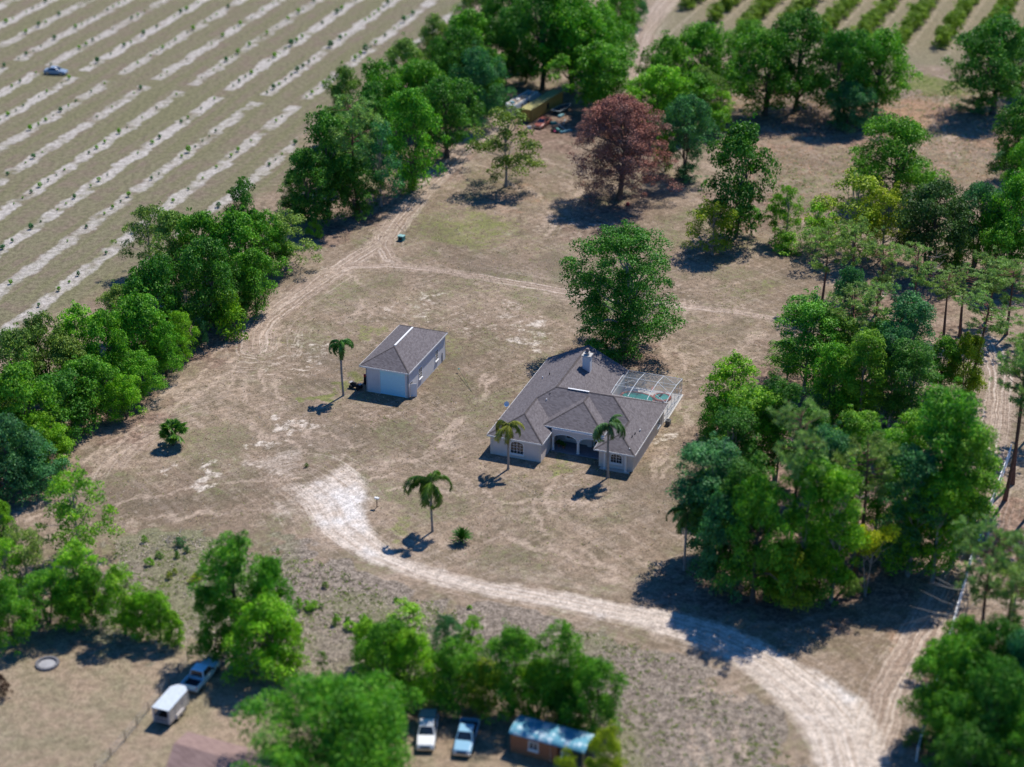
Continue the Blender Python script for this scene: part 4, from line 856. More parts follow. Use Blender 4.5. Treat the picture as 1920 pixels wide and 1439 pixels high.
# ------------------------------------------------------------------ the house
HRZ = -R(20.25)
HO = G(920, 851)
DARKROOM = simple('unlit_interior', (0.03, 0.03, 0.035), 0.9)
def cyl(r, h, n=10): 
    return MB().lathe([(0.001, 0), (r, 0), (r, h), (0.001, h)], n=n)
def window(parent, w, h, at, face, arch=0.0, cols=4, rows=4, sill=True, name='window'):
    """a framed window with bars, standing on a wall face; face = turn about z of its outward side from -y"""
    wo_ = empty(name); wo_.parent = parent; wo_.location = at; wo_.rotation_euler = (0, 0, face)
    # the opening outline, optionally with an arched head
    def outline(w_, h_, off):
        pts = [(-w_ / 2, off, 0), (w_ / 2, off, 0)]
        if arch > 0:
            for i in range(9):
                a = math.pi * i / 8; pts.append((w_ / 2 * math.cos(a), off, h_ - arch + arch * math.sin(a)))
        else: pts += [(w_ / 2, off, h_), (-w_ / 2, off, h_)]
        return pts
    fr = MB(); o1 = outline(w + 0.22, h + 0.11, -0.05); o2 = outline(w, h, -0.05)
    o1 = [(p[0], p[1], p[2] - (0.1 if p[2] == 0 else 0)) for p in o1]
    k = len(o1)
    for i in range(k):
        j = (i + 1) % k; fr.prism([o1[i], o1[j], o2[j], o2[i]], (0, 0.06, 0))
    fr.build('frame', WHITE, wo_)
    MB().poly(outline(w, h, -0.012)).build('pane', GLASS, wo_)
    b = MB()
    for i in range(1, cols): 
        x = -w / 2 + w * i / cols; top = h if arch == 0 else h - arch + arch * math.sqrt(max(0, 1 - (2 * x / w) ** 2))
        t_ = 0.045 if i == cols // 2 else 0.022
        b.box(x - t_ * .7, x + t_ * .7, -0.04, -0.013, 0.002, top - 0.002)
    for i in range(1, rows):
        z = h * i / rows; xx = w / 2 if (arch == 0 or z < h - arch) else w / 2 * math.sqrt(max(0, 1 - ((z - h + arch) / arch) ** 2))
        b.box(-xx + .002, xx - .002, -0.036, -0.0135, z - 0.015, z + 0.015)
    b.build('glazing_bar', WHITE, wo_)
    if sill: MB().box(-w / 2 - 0.15, w / 2 + 0.15, -0.16, 0.0, -0.24, -0.1).build('sill', WHITE, wo_)
    return wo_
house = empty('house', HO, HRZ, 'low beige house with a brown hipped and gabled shingle roof and an arched front porch', 'house')
E_, S_ = 2.85, 0.5
rf = MB()
V0 = -0.45     # depth shift of the eaves
def rp(pts, thick=None):
    rf.poly([(u, v + V0, z + 0.25) for u, v, z in pts])
rz = 5.62
LS = [(-.5, .3, 2.6), (3.42, 4.22, 4.56), (3.42, 9.12, 4.56), (5.525, 11.225, 5.6125), (5.525, 25.3, 5.6125), (-.5, 25.3, 2.6)]
rp(LS)
rp([(-.5, .3, 2.6), (7.34, .3, 2.6), (3.42, 4.22, 4.56)])
rp([(7.34, .3, 2.6), (7.34, 5.2, 2.6), (3.42, 9.12, 4.56), (3.42, 4.22, 4.56)])
rp([(7.34, 5.2, 2.6), (14.05, 5.2, 2.6), (16.85, 8.0, 4.0), (13.625, 11.225, 5.6125), (5.525, 11.225, 5.6125), (3.42, 9.12, 4.56)])
rp([(14.05, 1.5, 2.6), (19.65, 1.5, 2.6), (16.85, 4.3, 4.0)])
rp([(14.05, 1.5, 2.6), (16.85, 4.3, 4.0), (16.85, 8.0, 4.0), (14.05, 5.2, 2.6)])
rp([(19.65, 1.5, 2.6), (19.65, 17.25, 2.6), (13.625, 11.225, 5.6125), (16.85, 8.0, 4.0), (16.85, 4.3, 4.0)])
rp([(5.525, 11.225, 5.6125), (13.625, 11.225, 5.6125), (19.65, 17.25, 2.6), (11.55, 17.25, 2.6)])
rp([(5.525, 11.225, 5.6125), (11.55, 17.25, 2.6), (11.55, 25.3, 2.6), (5.525, 25.3, 5.6125)])
# raised porch roof in the middle
rp([(5.94, 4.4, 3.2), (14.55, 4.4, 3.2), (10.245, 8.705, 5.3525)])
rp([(5.94, 4.4, 3.2), (10.245, 8.705, 5.3525), (10.245, 10.9, 5.3525), (5.94, 6.9, 3.2)])
rp([(14.55, 4.4, 3.2), (14.55, 6.9, 3.2), (10.245, 10.9, 5.3525), (10.245, 8.705, 5.3525)])
roof = rf.build('roof', ROOF, house)
caps = [((-.5, .3, 2.6), (3.42, 4.22, 4.56)), ((7.34, .3, 2.6), (3.42, 4.22, 4.56)), ((3.42, 4.22, 4.56), (3.42, 9.12, 4.56)), ((3.42, 9.12, 4.56), (5.525, 11.225, 5.6125)),
        ((5.525, 11.225, 5.6125), (5.525, 25.3, 5.6125)), ((5.525, 11.225, 5.6125), (13.625, 11.225, 5.6125)), ((13.625, 11.225, 5.6125), (16.85, 8.0, 4.0)), ((16.85, 8.0, 4.0), (16.85, 4.3, 4.0)),
        ((16.85, 4.3, 4.0), (14.05, 1.5, 2.6)), ((16.85, 4.3, 4.0), (19.65, 1.5, 2.6)), ((13.625, 11.225, 5.6125), (19.65, 17.25, 2.6)), ((5.94, 4.4, 3.2), (10.245, 8.705, 5.3525)), ((14.55, 4.4, 3.2), (10.245, 8.705, 5.3525)), ((10.245, 8.705, 5.3525), (10.245, 10.7, 5.3525))]
for a, b in caps:
    a = Vector((a[0], a[1] + V0, a[2] + 0.26)); b = Vector((b[0], b[1] + V0, b[2] + 0.26)); d = (b - a).normalized(); s_ = d.cross(Vector((0, 0, 1))).normalized() * 0.15
    m_ = MB(); dn = Vector((0, 0, -0.055)); up = Vector((0, 0, 0.035))
    m_.poly([a + s_ + dn, b + s_ + dn, b + up, a + up]); m_.poly([a + up, b + up, b - s_ + dn, a - s_ + dn]); m_.build('ridge_cap', ROOFCAP, roof)
MB().box(7.2, 10.2, 11.225 + V0 - 0.13, 11.225 + V0 + 0.13, 5.905, 5.96).build('ridge_vent', WHITE, roof)
# fascia boards along the eaves, soffits under them
def fascia(a, b, z, parent=None, h=0.2, mat=None, nm='fascia'):
    a = Vector((*a, z)); b = Vector((*b, z)); d = (b - a).normalized(); s_ = Vector((d.y, -d.x, 0)) * 0.035
    m_ = MB(); m_.prism([a + s_, b + s_, b, a], (0, 0, -h)); return m_.build(nm, mat or WHITE, parent or roof)
def v_(v): return v + V0
for a, b, z in [((-.5, v_(.3)), (7.34, v_(.3)), 2.86), ((7.34, v_(.3)), (7.34, v_(5.2)), 2.86), ((5.94, v_(4.4)), (14.55, v_(4.4)), 3.46), ((14.05, v_(5.2)), (14.05, v_(1.5)), 2.86),
                ((14.05, v_(1.5)), (19.65, v_(1.5)), 2.86), ((19.65, v_(1.5)), (19.65, v_(17.25)), 2.86), ((19.65, v_(17.25)), (11.55, v_(17.25)), 2.86), ((11.55, v_(17.25)), (11.55, v_(25.3)), 2.86),
                ((-.5, v_(25.3)), (-.5, v_(.3)), 2.86), ((14.55, v_(4.4)), (14.55, v_(6.7)), 3.46), ((5.94, v_(6.7)), (5.94, v_(4.4)), 3.46)]:
    fascia(a, b, z)
sf = MB(); zs = 2.69
sf.poly([(-.5, v_(.3), zs), (7.34, v_(.3), zs), (7.34, v_(5.2), zs), (7.34, 24.8, zs), (-.5, 24.8, zs)]); sf.poly([(14.05, v_(1.5), zs), (19.65, v_(1.5), zs), (19.65, v_(17.25), zs), (14.05, v_(17.25), zs)])
sf.poly([(7.34, 6.5, zs), (14.05, 6.5, zs), (14.05, v_(17.25), zs), (7.34, v_(17.25), zs)]); sf.poly([(7.34, v_(17.25), zs), (11.55, v_(17.25), zs), (11.55, 24.8, zs), (7.34, 24.8, zs)])
sf.poly([(7.36, v_(4.4), 3.25), (14.03, v_(4.4), 3.25), (14.03, 6.55, 3.25), (7.36, 6.55, 3.25)]); sf.build('soffit', WHITE, roof)
# walls, one per face
def wall(a, b, z1=2.69, z0=0.0, mat=STUCCO, t=0.2):
    a = Vector((*a, z0)); b = Vector((*b, z0)); d = (b - a).normalized(); n_ = Vector((-d.y, d.x, 0)) * t
    return MB().prism([a, b, b + n_, a + n_], (0, 0, z1 - z0)).build('wall', mat, house)
wall((0, 0), (7.1, 0)); wall((7.1, 0.0), (7.1, 6.5)); wall((7.1, 6.5), (14.6, 6.5), 3.25); wall((14.6, 6.5), (14.6, 1.8)); wall((14.6, 1.8), (19.25, 1.8)); wall((19.25, 1.8), (19.25, 16.5))
wall((19.25, 16.5), (11.15, 16.5)); wall((11.15, 16.5), (11.15, 24.5)); wall((11.15, 24.5), (0, 24.5)); wall((0, 24.5), (0, 0))
MB().prism([(0, 24.5, 2.69), (11.15, 24.5, 2.69), (5.55, 24.5, 5.6)], (0, -0.2, 0)).build('gable', STUCCO, house)
# the arcade: wall with two arches carried by columns
ar = []
def arch_pts(x0, x1, zs_, zc_, n=10):
    return [((x0 + x1) / 2 - (x1 - x0) / 2 * math.cos(math.pi * i / n), zs_ + (zc_ - zs_) * math.sin(math.pi * i / n)) for i in range(n + 1)]
for x0, x1, xa, xb in ((7.3, 11.0, 7.62, 10.78), (11.0, 14.6, 11.22, 14.25)):
    ap = arch_pts(xa, xb, 1.95, 2.62); m_ = MB()
    pr = [(x0, 1.95)] + ap + [(x1, 1.95)]
    for i in range(len(pr) - 1):
        m_.prism([(pr[i][0], 3.75, pr[i][1]), (pr[i + 1][0], 3.75, pr[i + 1][1]), (pr[i + 1][0], 3.75, 3.25), (pr[i][0], 3.75, 3.25)], (0, 0.3, 0))
    m_.build('arch', STUCCO, house)
    t_ = MB()
    for i in range(len(ap) - 1):
        a, b = ap[i], ap[i + 1]; cx = (xa + xb) / 2
        def o_(p): return (cx + (p[0] - cx) * 1.05, p[1] + 0.09)
        t_.prism([(a[0], 3.72, a[1]), (b[0], 3.72, b[1]), (o_(b)[0], 3.72, o_(b)[1]), (o_(a)[0], 3.72, o_(a)[1])], (0, 0.027, 0))
    t_.build('arch_trim', WHITE, house)
def column(x, y, r, h):
    c = MB().lathe([(0.01, 0), (r * 1.35, 0), (r * 1.35, 0.12), (r * 1.05, 0.16), (r, h * .5), (r * .9, h - .16), (r * 1.25, h - .1), (r * 1.25, h), (0.01, h)], n=14)
    return c.build('column', WHITE, house, (x, y, 0.0))
for x, y, r, h in ((7.46, 3.86, 0.17, 1.95), (11.0, 3.86, 0.19, 1.95), (14.4, 3.9, 0.15, 1.95), (15.5, 1.38, 0.15, 2.69), (18.35, 1.38, 0.15, 2.69)): column(x, y, r, h)
SLATE = simple('blue_grey_porch_floor', (0.22, 0.22, 0.24), 0.8)
MB().box(7.1, 14.6, 3.45, 6.5, 0.0, 0.12).build('porch_floor', SLATE, house)
MB().box(14.9, 18.9, 1.05, 1.8, 0.0, 0.1).build('step', CONC, house)
MB().prism([(15.1, 1.2, 0.1), (18.75, 1.2, 0.1), (18.75, 1.5, 0.1), (15.1, 1.5, 0.1)], (0, 0, 0.001)).build('plinth', CONC, house)
for x, y, w_ in ((0.0, 0.0, 1), (7.1, 0.0, -1), (14.6, 1.8, 1), (19.25, 1.8, -1)):
    for i in range(8):
        L = 0.42 if i % 2 == 0 else 0.28; xa, xb = (x - 0.03, x + L) if w_ > 0 else (x - L, x + 0.03)
        MB().box(xa, xb, y - 0.045, y + 0.25, 0.02 + i * 0.335, 0.32 + i * 0.335).build('quoin', QUOIN, house)
window(house, 1.75, 1.75, (3.75, 0, 0.75), 0, 0.45, 4, 4); window(house, 2.1, 1.9, (9.55, 6.5, 0.75), 0, 0.5, 4, 4)
window(house, 1.5, 1.25, (16.95, 1.8, 0.95), 0, 0.35, 4, 3)
window(house, 1.2, 1.3, (19.25, 13.6, 0.9), R(90), 0, 2, 3); window(house, 1.2, 1.3, (0, 8, 0.9), R(-90), 0, 2, 3); window(house, 1.2, 1.3, (0, 17, 0.9), R(-90), 0, 2, 3)
dr = MB().box(12.5, 13.5, 6.44, 6.5, 0.12, 2.25).build('door', simple('dark_door', (0.05, 0.045, 0.05), 0.4), house)
MB().box(12.62, 12.72, 6.36, 6.44, 1.1, 1.2).build('handle', CHROME, dr)
df = MB(); df.box(12.36, 12.5, 6.42, 6.5, 0.12, 2.39); df.box(13.5, 13.64, 6.42, 6.5, 0.12, 2.39); df.box(12.5, 13.5, 6.42, 6.5, 2.25, 2.39); df.build('door_frame', WHITE, house)
dl = MB(); dl.box(12.66, 13.34, 6.425, 6.439, 1.0, 2.1).build('door_pane', GLASS, dr)
MB().box(11.55, 12.2, 6.1, 6.5, 0.12, 3.2).build('pilaster', STUCCO, house)
for x, z0 in ((18.7, 0.45), (19.0, 0.9)): pass
# chimney
ch = MB().box(-0.55, 0.55, -0.5, 0.5, 4.6, 7.15).build('chimney', STUCCOG, house, (7.2, 19.0, 0), bevel=0.02)
MB().box(-0.68, 0.68, -0.63, 0.63, 7.15, 7.3).build('cap', CONC, ch)
MB().lathe([(0.01, 7.3), (0.24, 7.3), (0.24, 7.6), (0.42, 7.6), (0.42, 7.68), (0.01, 7.72)], n=12).build('flue', simple('grey_flue', (0.35, 0.35, 0.36), 0.5, metal=0.6), ch)
MB().lathe([(0.01, 7.7), (0.2, 7.7), (0.3, 7.95), (0.2, 8.2), (0.01, 8.25)], n=10).build('cowl', simple('rusty_cowl', (0.25, 0.19, 0.17), 0.8), ch)
PIPE = simple('vent_pipe', (0.55, 0.55, 0.53), 0.6)
def zr(u, v): return max(0, 0)
for u, v, z, mt in ((1.6, 16.2, 3.92, WHITE), (2.4, 16.9, 4.3, BLACK), (4.85, 8.6, 4.65, WHITE), (5.0, 9.6, 5.1, BLACK), (18.2, 4.6, 3.55, BLACK), (18.3, 5.6, 3.5, BLACK), (18.6, 6.9, 3.38, WHITE), (18.7, 1.9, 3.1, WHITE)):
    p_ = cyl(0.075, 0.42, 8).build('vent_pipe', mt, roof, (u, v, z - 0.12))
# satellite dish at the left eave, plants on the porch
dish = empty('satellite_dish', house.matrix_world @ Vector((0, 0, 0)), 0); 
def hl(u, v, z=0): 
    c, s = math.cos(HRZ), math.sin(HRZ); return Vector((HO[0] + u * c - v * s, HO[1] + u * s + v * c, z))
dish.location = hl(-0.75, 8.0, 0); tag(dish, 'small white satellite dish on a pole against the left eave of the house', 'dish')
MB().tube([(0, 0, 0), (0, 0, 3.0), (0.1, 0, 3.3)], 0.035, 6).build('pole', CHROME, dish)
MB().lathe([(0.02, 0.0), (0.2, 0.03), (0.38, 0.12), (0.4, 0.12), (0.2, 0.0), (0.02, -0.04)], n=14).build('reflector', WHITE, dish, (0.1, 0, 3.4), (R(55), 0, R(-30)))
for u, v, s_, lab in ((8.0, 4.9, 0.55, 'large potted plant by the left porch column'), (8.7, 4.6, 0.42, 'smaller potted plant beside the large one on the porch')):
    p_ = empty('potted_plant', hl(u, v, 0.125), 0, lab, 'plant'); MB().lathe([(0.01, 0), (0.18, 0), (0.25, 0.4), (0.21, 0.4), (0.01, 0.36)], n=12).build('pot', simple('clay_pot', (0.2, 0.1, 0.07), 0.8), p_)
    c = link('foliage', CM[0]['crown'], None, p_, (0, 0, 0.35)); c.scale = (s_ * .45, s_ * .45, s_ * .4); c.color = (*DK, 1)
# ------------------------------------------------------------------ pool and its screen cage
DECK = simple('pool_deck', (0.60, 0.57, 0.52), 0.85, var=0.08)
dk = MB().prism([hl(11.2, 16.55), hl(19.3, 16.55), hl(19.3, 25.4), hl(11.2, 25.4)], (0, 0, 0.09)).build('pool_deck', DECK); tag(dk, kind='structure')
pool = empty('swimming_pool', hl(13.7, 22.35, 0.09), HRZ, 'green kidney-shaped swimming pool with a red brick edge and a round spa', 'pool')
WATER = None
m, nt, out = newmat('pool_water'); tcp = N(nt, 'ShaderNodeTexCoord').outputs['Object']
bsdf(nt, out, mixc(nt, noise(nt, tcp, 1.2, 3), (0.006, 0.19, 0.165), (0.015, 0.28, 0.245)), 0.06, 0.5, bump=noise(nt, tcp, 5, 3), bstr=0.15, bdist=0.02); WATER = m
m, nt, out = newmat('spa_water'); tcp = N(nt, 'ShaderNodeTexCoord').outputs['Object']
bsdf(nt, out, mixc(nt, noise(nt, tcp, 3, 3), (0.02, 0.24, 0.20), (0.10, 0.42, 0.36)), 0.06, 0.5, bump=noise(nt, tcp, 5, 3), bstr=0.15, bdist=0.02); SPA = m
COPE = simple('red_brick_coping', (0.36, 0.12, 0.085), 0.85, var=0.2)
def kid(a, k): 
    r_ = 1 + 0.14 * math.cos(2 * a + 0.4) - 0.1 * math.cos(a - 1.7); return (2.0 * k * r_ * math.cos(a), 1.75 * k * r_ * math.sin(a))
def ring(parent, fn, k0, k1, n, z0, z1):
    for i in range(n):
        a, b = 2 * math.pi * i / n, 2 * math.pi * (i + 0.93) / n
        q = [fn(a, k0), fn(b, k0), fn(b, k1), fn(a, k1)]
        MB().prism([(p[0], p[1], z0) for p in q], (0, 0, z1 - z0)).build('coping_stone', COPE, parent)
MB().poly([(*kid(2 * math.pi * i / 40, 1.0), 0.012) for i in range(40)]).build('water', WATER, pool)
ring(pool, kid, 0.99, 1.16, 36, 0.005, 0.07)
def spa(a, k): return (3.3 + 1.05 * k * math.cos(a), 0.95 + 1.0 * k * math.sin(a))
MB().poly([(*spa(2 * math.pi * i / 24, 1.0), 0.2) for i in range(24)]).build('spa_water', SPA, pool)
ring(pool, spa, 0.97, 1.24, 18, 0.005, 0.27)
MB().box(1.55, 1.8, 2.1, 3.5, 0.005, 0.12).build('spillway', COPE, pool, (0, 0, 0), (0, 0, R(8))); MB().box(2.6, 2.95, 1.0, 3.0, 0.005, 0.2).build('spa_wall', COPE, pool, (0, 0, 0), (0, 0, R(-8)))
cage = empty('pool_cage', hl(0, 0), HRZ, 'white-framed screen enclosure over the pool behind the house', 'pool enclosure')
m, nt, out = newmat('insect_screen'); tr_ = N(nt, 'ShaderNodeBsdfTransparent'); df_ = N(nt, 'ShaderNodeBsdfDiffuse'); df_.inputs[0].default_value = (0.22, 0.24, 0.26, 1)
mx = N(nt, 'ShaderNodeMixShader'); mx.inputs[0].default_value = 0.26; nt.links.new(tr_.outputs[0], mx.inputs[1]); nt.links.new(df_.outputs[0], mx.inputs[2]); nt.links.new(mx.outputs[0], out.inputs[0]); SCREEN = m
CAGEM = simple('cage_aluminium', (0.58, 0.63, 0.66), 0.45, var=0.05)
X0, X1, Y0, Y1 = 11.35, 19.3, 16.85, 25.3
bx = [X0, 13.85, 16.6, X1]; ZB, ZM, ZE = 2.90, 3.12, 2.60; YM = [Y0, 19.2, 22.2, Y1]; ZZ = [ZB, ZM, ZM - 0.05, ZE]
def bar(a, b, w=0.06, nm='beam', mat=None):
    w *= 0.62; mat = mat or CAGEM
    a, b = Vector(a), Vector(b); d = (b - a); up = Vector((0, 0, 1)) if abs(d.normalized().z) < .9 else Vector((0, 1, 0)); s_ = d.cross(up).normalized() * w / 2; t_ = d.cross(s_).normalized() * w / 2
    MB().prism([a + s_ + t_, a + s_ - t_, a - s_ - t_, a - s_ + t_], d).build(nm, mat or WHITE, cage)
for x in bx:
    for i in range(3): bar((x, YM[i], ZZ[i]), (x, YM[i + 1], ZZ[i + 1]), 0.10)
for y, z in list(zip(YM, ZZ))[1:]:
    for i in range(3): bar((bx[i] + .03, y, z), (bx[i + 1] - .03, y, z), 0.07, 'purlin')
for i in range(3): bar((bx[2], YM[i + 1] if i < 2 else Y1, ZZ[i + 1] if i < 2 else ZE), (bx[3], YM[i], ZZ[i]), 0.055, 'brace')
bar((X0, YM[1], ZZ[1]), (bx[1], YM[2], ZZ[2]), 0.05, 'brace')
for i in range(3):
    for j in range(3):
        MB().poly([(bx[j], YM[i], ZZ[i] - .02), (bx[j + 1], YM[i], ZZ[i] - .02), (bx[j + 1], YM[i + 1], ZZ[i + 1] - .02), (bx[j], YM[i + 1], ZZ[i + 1] - .02)]).build('roof_screen', SCREEN, cage)
py_ = [16.2, 18.0, 19.8, 21.6, 23.4, Y1]; pxs = [X0, 13.85, 16.6, X1]
def zt(y): return float(np.interp(y, YM, ZZ))
for y in py_[1:]: bar((X1, y, 0.09), (X1, y, zt(y)), 0.08, 'post')
for x in pxs[:-1]: bar((x, Y1, 0.09), (x, Y1, ZE), 0.08, 'post')
for i in range(5):
    a, b = max(py_[i], 16.75), py_[i + 1]
    bar((X1, a + .04, 0.95), (X1, b - .04, 0.95), 0.06, 'rail'); bar((X1, a + .04, 0.13), (X1, b - .04, 0.13), 0.07, 'rail')
    MB().poly([(X1, a, 0.1), (X1, b, 0.1), (X1, b, zt(b) - .03), (X1, a, zt(a) - .03)]).build('side_screen', SCREEN, cage)
for i in range(3):
    bar((pxs[i] + .04, Y1, 0.95), (pxs[i + 1] - .04, Y1, 0.95), 0.06, 'rail'); bar((pxs[i] + .04, Y1, 0.13), (pxs[i + 1] - .04, Y1, 0.13), 0.07, 'rail')
    MB().poly([(pxs[i], Y1, 0.1), (pxs[i + 1], Y1, 0.1), (pxs[i + 1], Y1, ZE - .03), (pxs[i], Y1, ZE - .03)]).build('back_screen', SCREEN, cage)
w_ = MB().box(19.36, 19.56, 16.6, 25.4, 0.0, 0.12).build('kerb', CONC, None, hl(0, 0), (0, 0, HRZ)); tag(w_, kind='structure')
ac = empty('air_conditioner', hl(19.95, 16.1), HRZ, 'dark outdoor cooling unit at the corner where the pool cage meets the house', 'air conditioner')
MB().box(-.3, .3, -.4, .4, 0, .75).build('casing', simple('grey_casing', (0.12, 0.12, 0.12), 0.6), ac, bevel=.03); MB().lathe([(0.02, .755), (.25, .755), (.25, .78), (0.02, .79)], n=12).build('fan_grille', BLACK, ac)
# ------------------------------------------------------------------ the garage
GO = G(580 + 687 / 6.397, 580 + 985 / 6.397)
gar = empty('garage', GO, HRZ, 'detached garage with a brown hipped roof and a pale blue roll-up door', 'garage')
a0, a1, b0, b1, ze, zr_ = -0.85, 6.78, -0.4, 14.15, 4.12, 6.05
uc = (a0 + a1) / 2; hw = (a1 - a0) / 2
g_ = MB(); g_.poly([(a0, b0, ze), (a1, b0, ze), (uc, b0 + hw, zr_)]); g_.poly([(a1, b0, ze), (a1, b1, ze), (uc, b1 - hw, zr_), (uc, b0 + hw, zr_)]); g_.poly([(a1, b1, ze), (a0, b1, ze), (uc, b1 - hw, zr_)]); g_.poly([(a0, b1, ze), (a0, b0, ze), (uc, b0 + hw, zr_), (uc, b1 - hw, zr_)])
gr_ = g_.build('roof', ROOF, gar)
for a, b in [((a0, b0, ze), (uc, b0 + hw, zr_)), ((a1, b0, ze), (uc, b0 + hw, zr_)), ((a1, b1, ze), (uc, b1 - hw, zr_)), ((a0, b1, ze), (uc, b1 - hw, zr_))]:
    a, b = Vector(a), Vector(b); d = (b - a).normalized(); s_ = d.cross(Vector((0, 0, 1))).normalized() * 0.15; dn = Vector((0, 0, -0.05)); up = Vector((0, 0, 0.04))
    m_ = MB(); m_.poly([a + s_ + dn, b + s_ + dn, b + up, a + up]); m_.poly([a + up, b + up, b - s_ + dn, a - s_ + dn]); m_.build('ridge_cap', ROOFCAP, gr_)
MB().box(uc - .13, uc + .13, b0 + hw + .25, b1 - hw - .2, zr_ - 0.02, zr_ + .07).build('ridge_vent', WHITE, gr_)
for a, b in (((a0, b0), (a1, b0)), ((a1, b0), (a1, b1)), ((a1, b1), (a0, b1)), ((a0, b1), (a0, b0))): fascia(a, b, ze + 0.01, gr_, 0.2)
MB().poly([(a0, b0, ze - .17), (a1, b0, ze - .17), (a1, b1, ze - .17), (a0, b1, ze - .17)]).build('soffit', WHITE, gr_)
def gwall(a, b, z0=0.0, z1=3.95):
    a = Vector((*a, z0)); b = Vector((*b, z0)); d = (b - a).normalized(); n_ = Vector((-d.y, d.x, 0)) * 0.2
    return MB().prism([a, b, b + n_, a + n_], (0, 0, z1 - z0)).build('wall', STUCCOG, gar)
gwall((0, 0), (2.16, 0)); gwall((6.02, 0), (6.52, 0)); gwall((2.16, 0), (6.02, 0), 3.72); gwall((6.52, 0.0), (6.52, 0.55)); gwall((6.52, 1.5), (6.52, 13.8)); gwall((6.52, 0.55), (6.52, 1.5), 2.1); gwall((6.52, 13.8), (0, 13.8)); gwall((0, 13.8), (0, 0))
MB().box(0.2, 6.3, 0.21, 13.6, 0.0, 0.02).build('floor_slab', CONC, gar)
rd_ = empty('roll_up_door'); rd_.parent = gar
for i in range(12): MB().box(2.18, 6.0, 0.03, 0.09, 0.03 + i * 0.307, 0.03 + i * 0.307 + 0.295).build('slat', simple('pale_blue_metal', (0.50, 0.82, 0.92), 0.45, var=0.03), rd_)
MB().box(2.10, 2.18, -0.03, 0.0, 0, 3.75).build('door_frame', WHITE, gar); MB().box(6.0, 6.08, -0.03, 0.0, 0, 3.75).build('door_frame', WHITE, gar)
MB().box(-.02, .02, 0, .92, 0.03, 2.05).build('side_door', WHITE, gar, (6.56, 0.55, 0), (0, 0, R(-62)))
window(gar, 0.95, 1.5, (6.52, 4.3, 1.35), R(90), 0, 2, 4); window(gar, 0.95, 1.5, (6.52, 10.4, 1.35), R(90), 0, 2, 4)
MB().box(6.52, 6.6, 12.4, 12.48, 0.1, 1.5).build('conduit', BLACK, gar)
# ------------------------------------------------------------------ wheels and vehicles
def wheel(parent, x, y, r=0.38, w=0.25, rim=None, name='wheel'):
    w_ = empty(name); w_.parent = parent; w_.location = (x, y, r); w_.rotation_euler = (0, R(90), 0)
    MB().lathe([(r * .6, -w / 2), (r * .93, -w / 2), (r, -w * .3), (r, w * .3), (r * .93, w / 2), (r * .6, w / 2)], n=18).build('tyre', BLACK, w_)
    MB().lathe([(0.02, -w * .42), (r * .62, -w * .46), (r * .62, w * .46), (0.02, w * .42)], n=12).build('rim', rim or CHROME, w_)
def hull(parent, name, st, mat, bev=0.04):
    """st: (y, half width, z low, z high, half width at top); skins a body through its cross sections"""
    m_ = MB(); k = 8
    for y, w, z0, z1, wt in st:
        zm = z0 + (z1 - z0) * 0.55
        m_.v += [(-w * .94, y, z0), (-w, y, zm), (-wt, y, z1 - .03), (-wt * .9, y, z1), (wt * .9, y, z1), (wt, y, z1 - .03), (w, y, zm), (w * .94, y, z0)]
    for i in range(len(st) - 1):
        for j in range(k):
            q = (j + 1) % k; m_.f.append((i * k + j, i * k + q, (i + 1) * k + q, (i + 1) * k + j))
    m_.f.append(tuple(range(k - 1, -1, -1))); n = (len(st) - 1) * k; m_.f.append(tuple(range(n, n + k)))
    o = m_.build(name, mat, parent); me_ = o.data
    bm = bmesh.new(); bm.from_mesh(me_); bmesh.ops.recalc_face_normals(bm, faces=bm.faces); bm.to_mesh(me_); bm.free(); return o
def cabin(parent, y0, y1, y0t, y1t, wb, wt, z0, z1, mat, name='cab'):
    B = [(-wb, y0, z0), (wb, y0, z0), (wb, y1, z0), (-wb, y1, z0)]; T_ = [(-wt, y0t, z1), (wt, y0t, z1), (wt, y1t, z1), (-wt, y1t, z1)]
    m_ = MB(); m_.v = B + T_; m_.f = [(0, 3, 2, 1), (4, 5, 6, 7), (0, 1, 5, 4), (1, 2, 6, 5), (2, 3, 7, 6), (3, 0, 4, 7)]
    c = m_.build(name, mat, parent, bevel=0.05)
    cen = Vector((0, (y0 + y1) / 2, (z0 + z1) / 2))
    for nm, q in (('windscreen', (0, 1, 5, 4)), ('side_window', (1, 2, 6, 5)), ('rear_window', (2, 3, 7, 6)), ('side_window', (3, 0, 4, 7))):
        pts = [Vector((B + T_)[i]) for i in q]; ce = sum(pts, Vector()) / 4; nn = (pts[1] - pts[0]).cross(pts[3] - pts[0]).normalized()
        if nn.dot(ce - cen) < 0: nn = -nn
        MB().poly([ce + (p - ce) * 0.86 + nn * 0.012 for p in pts]).build(nm, GLASS, c)
    return c
def paint(name, col): return simple(name, col, 0.28, 0.5, 0.0, var=0.04)
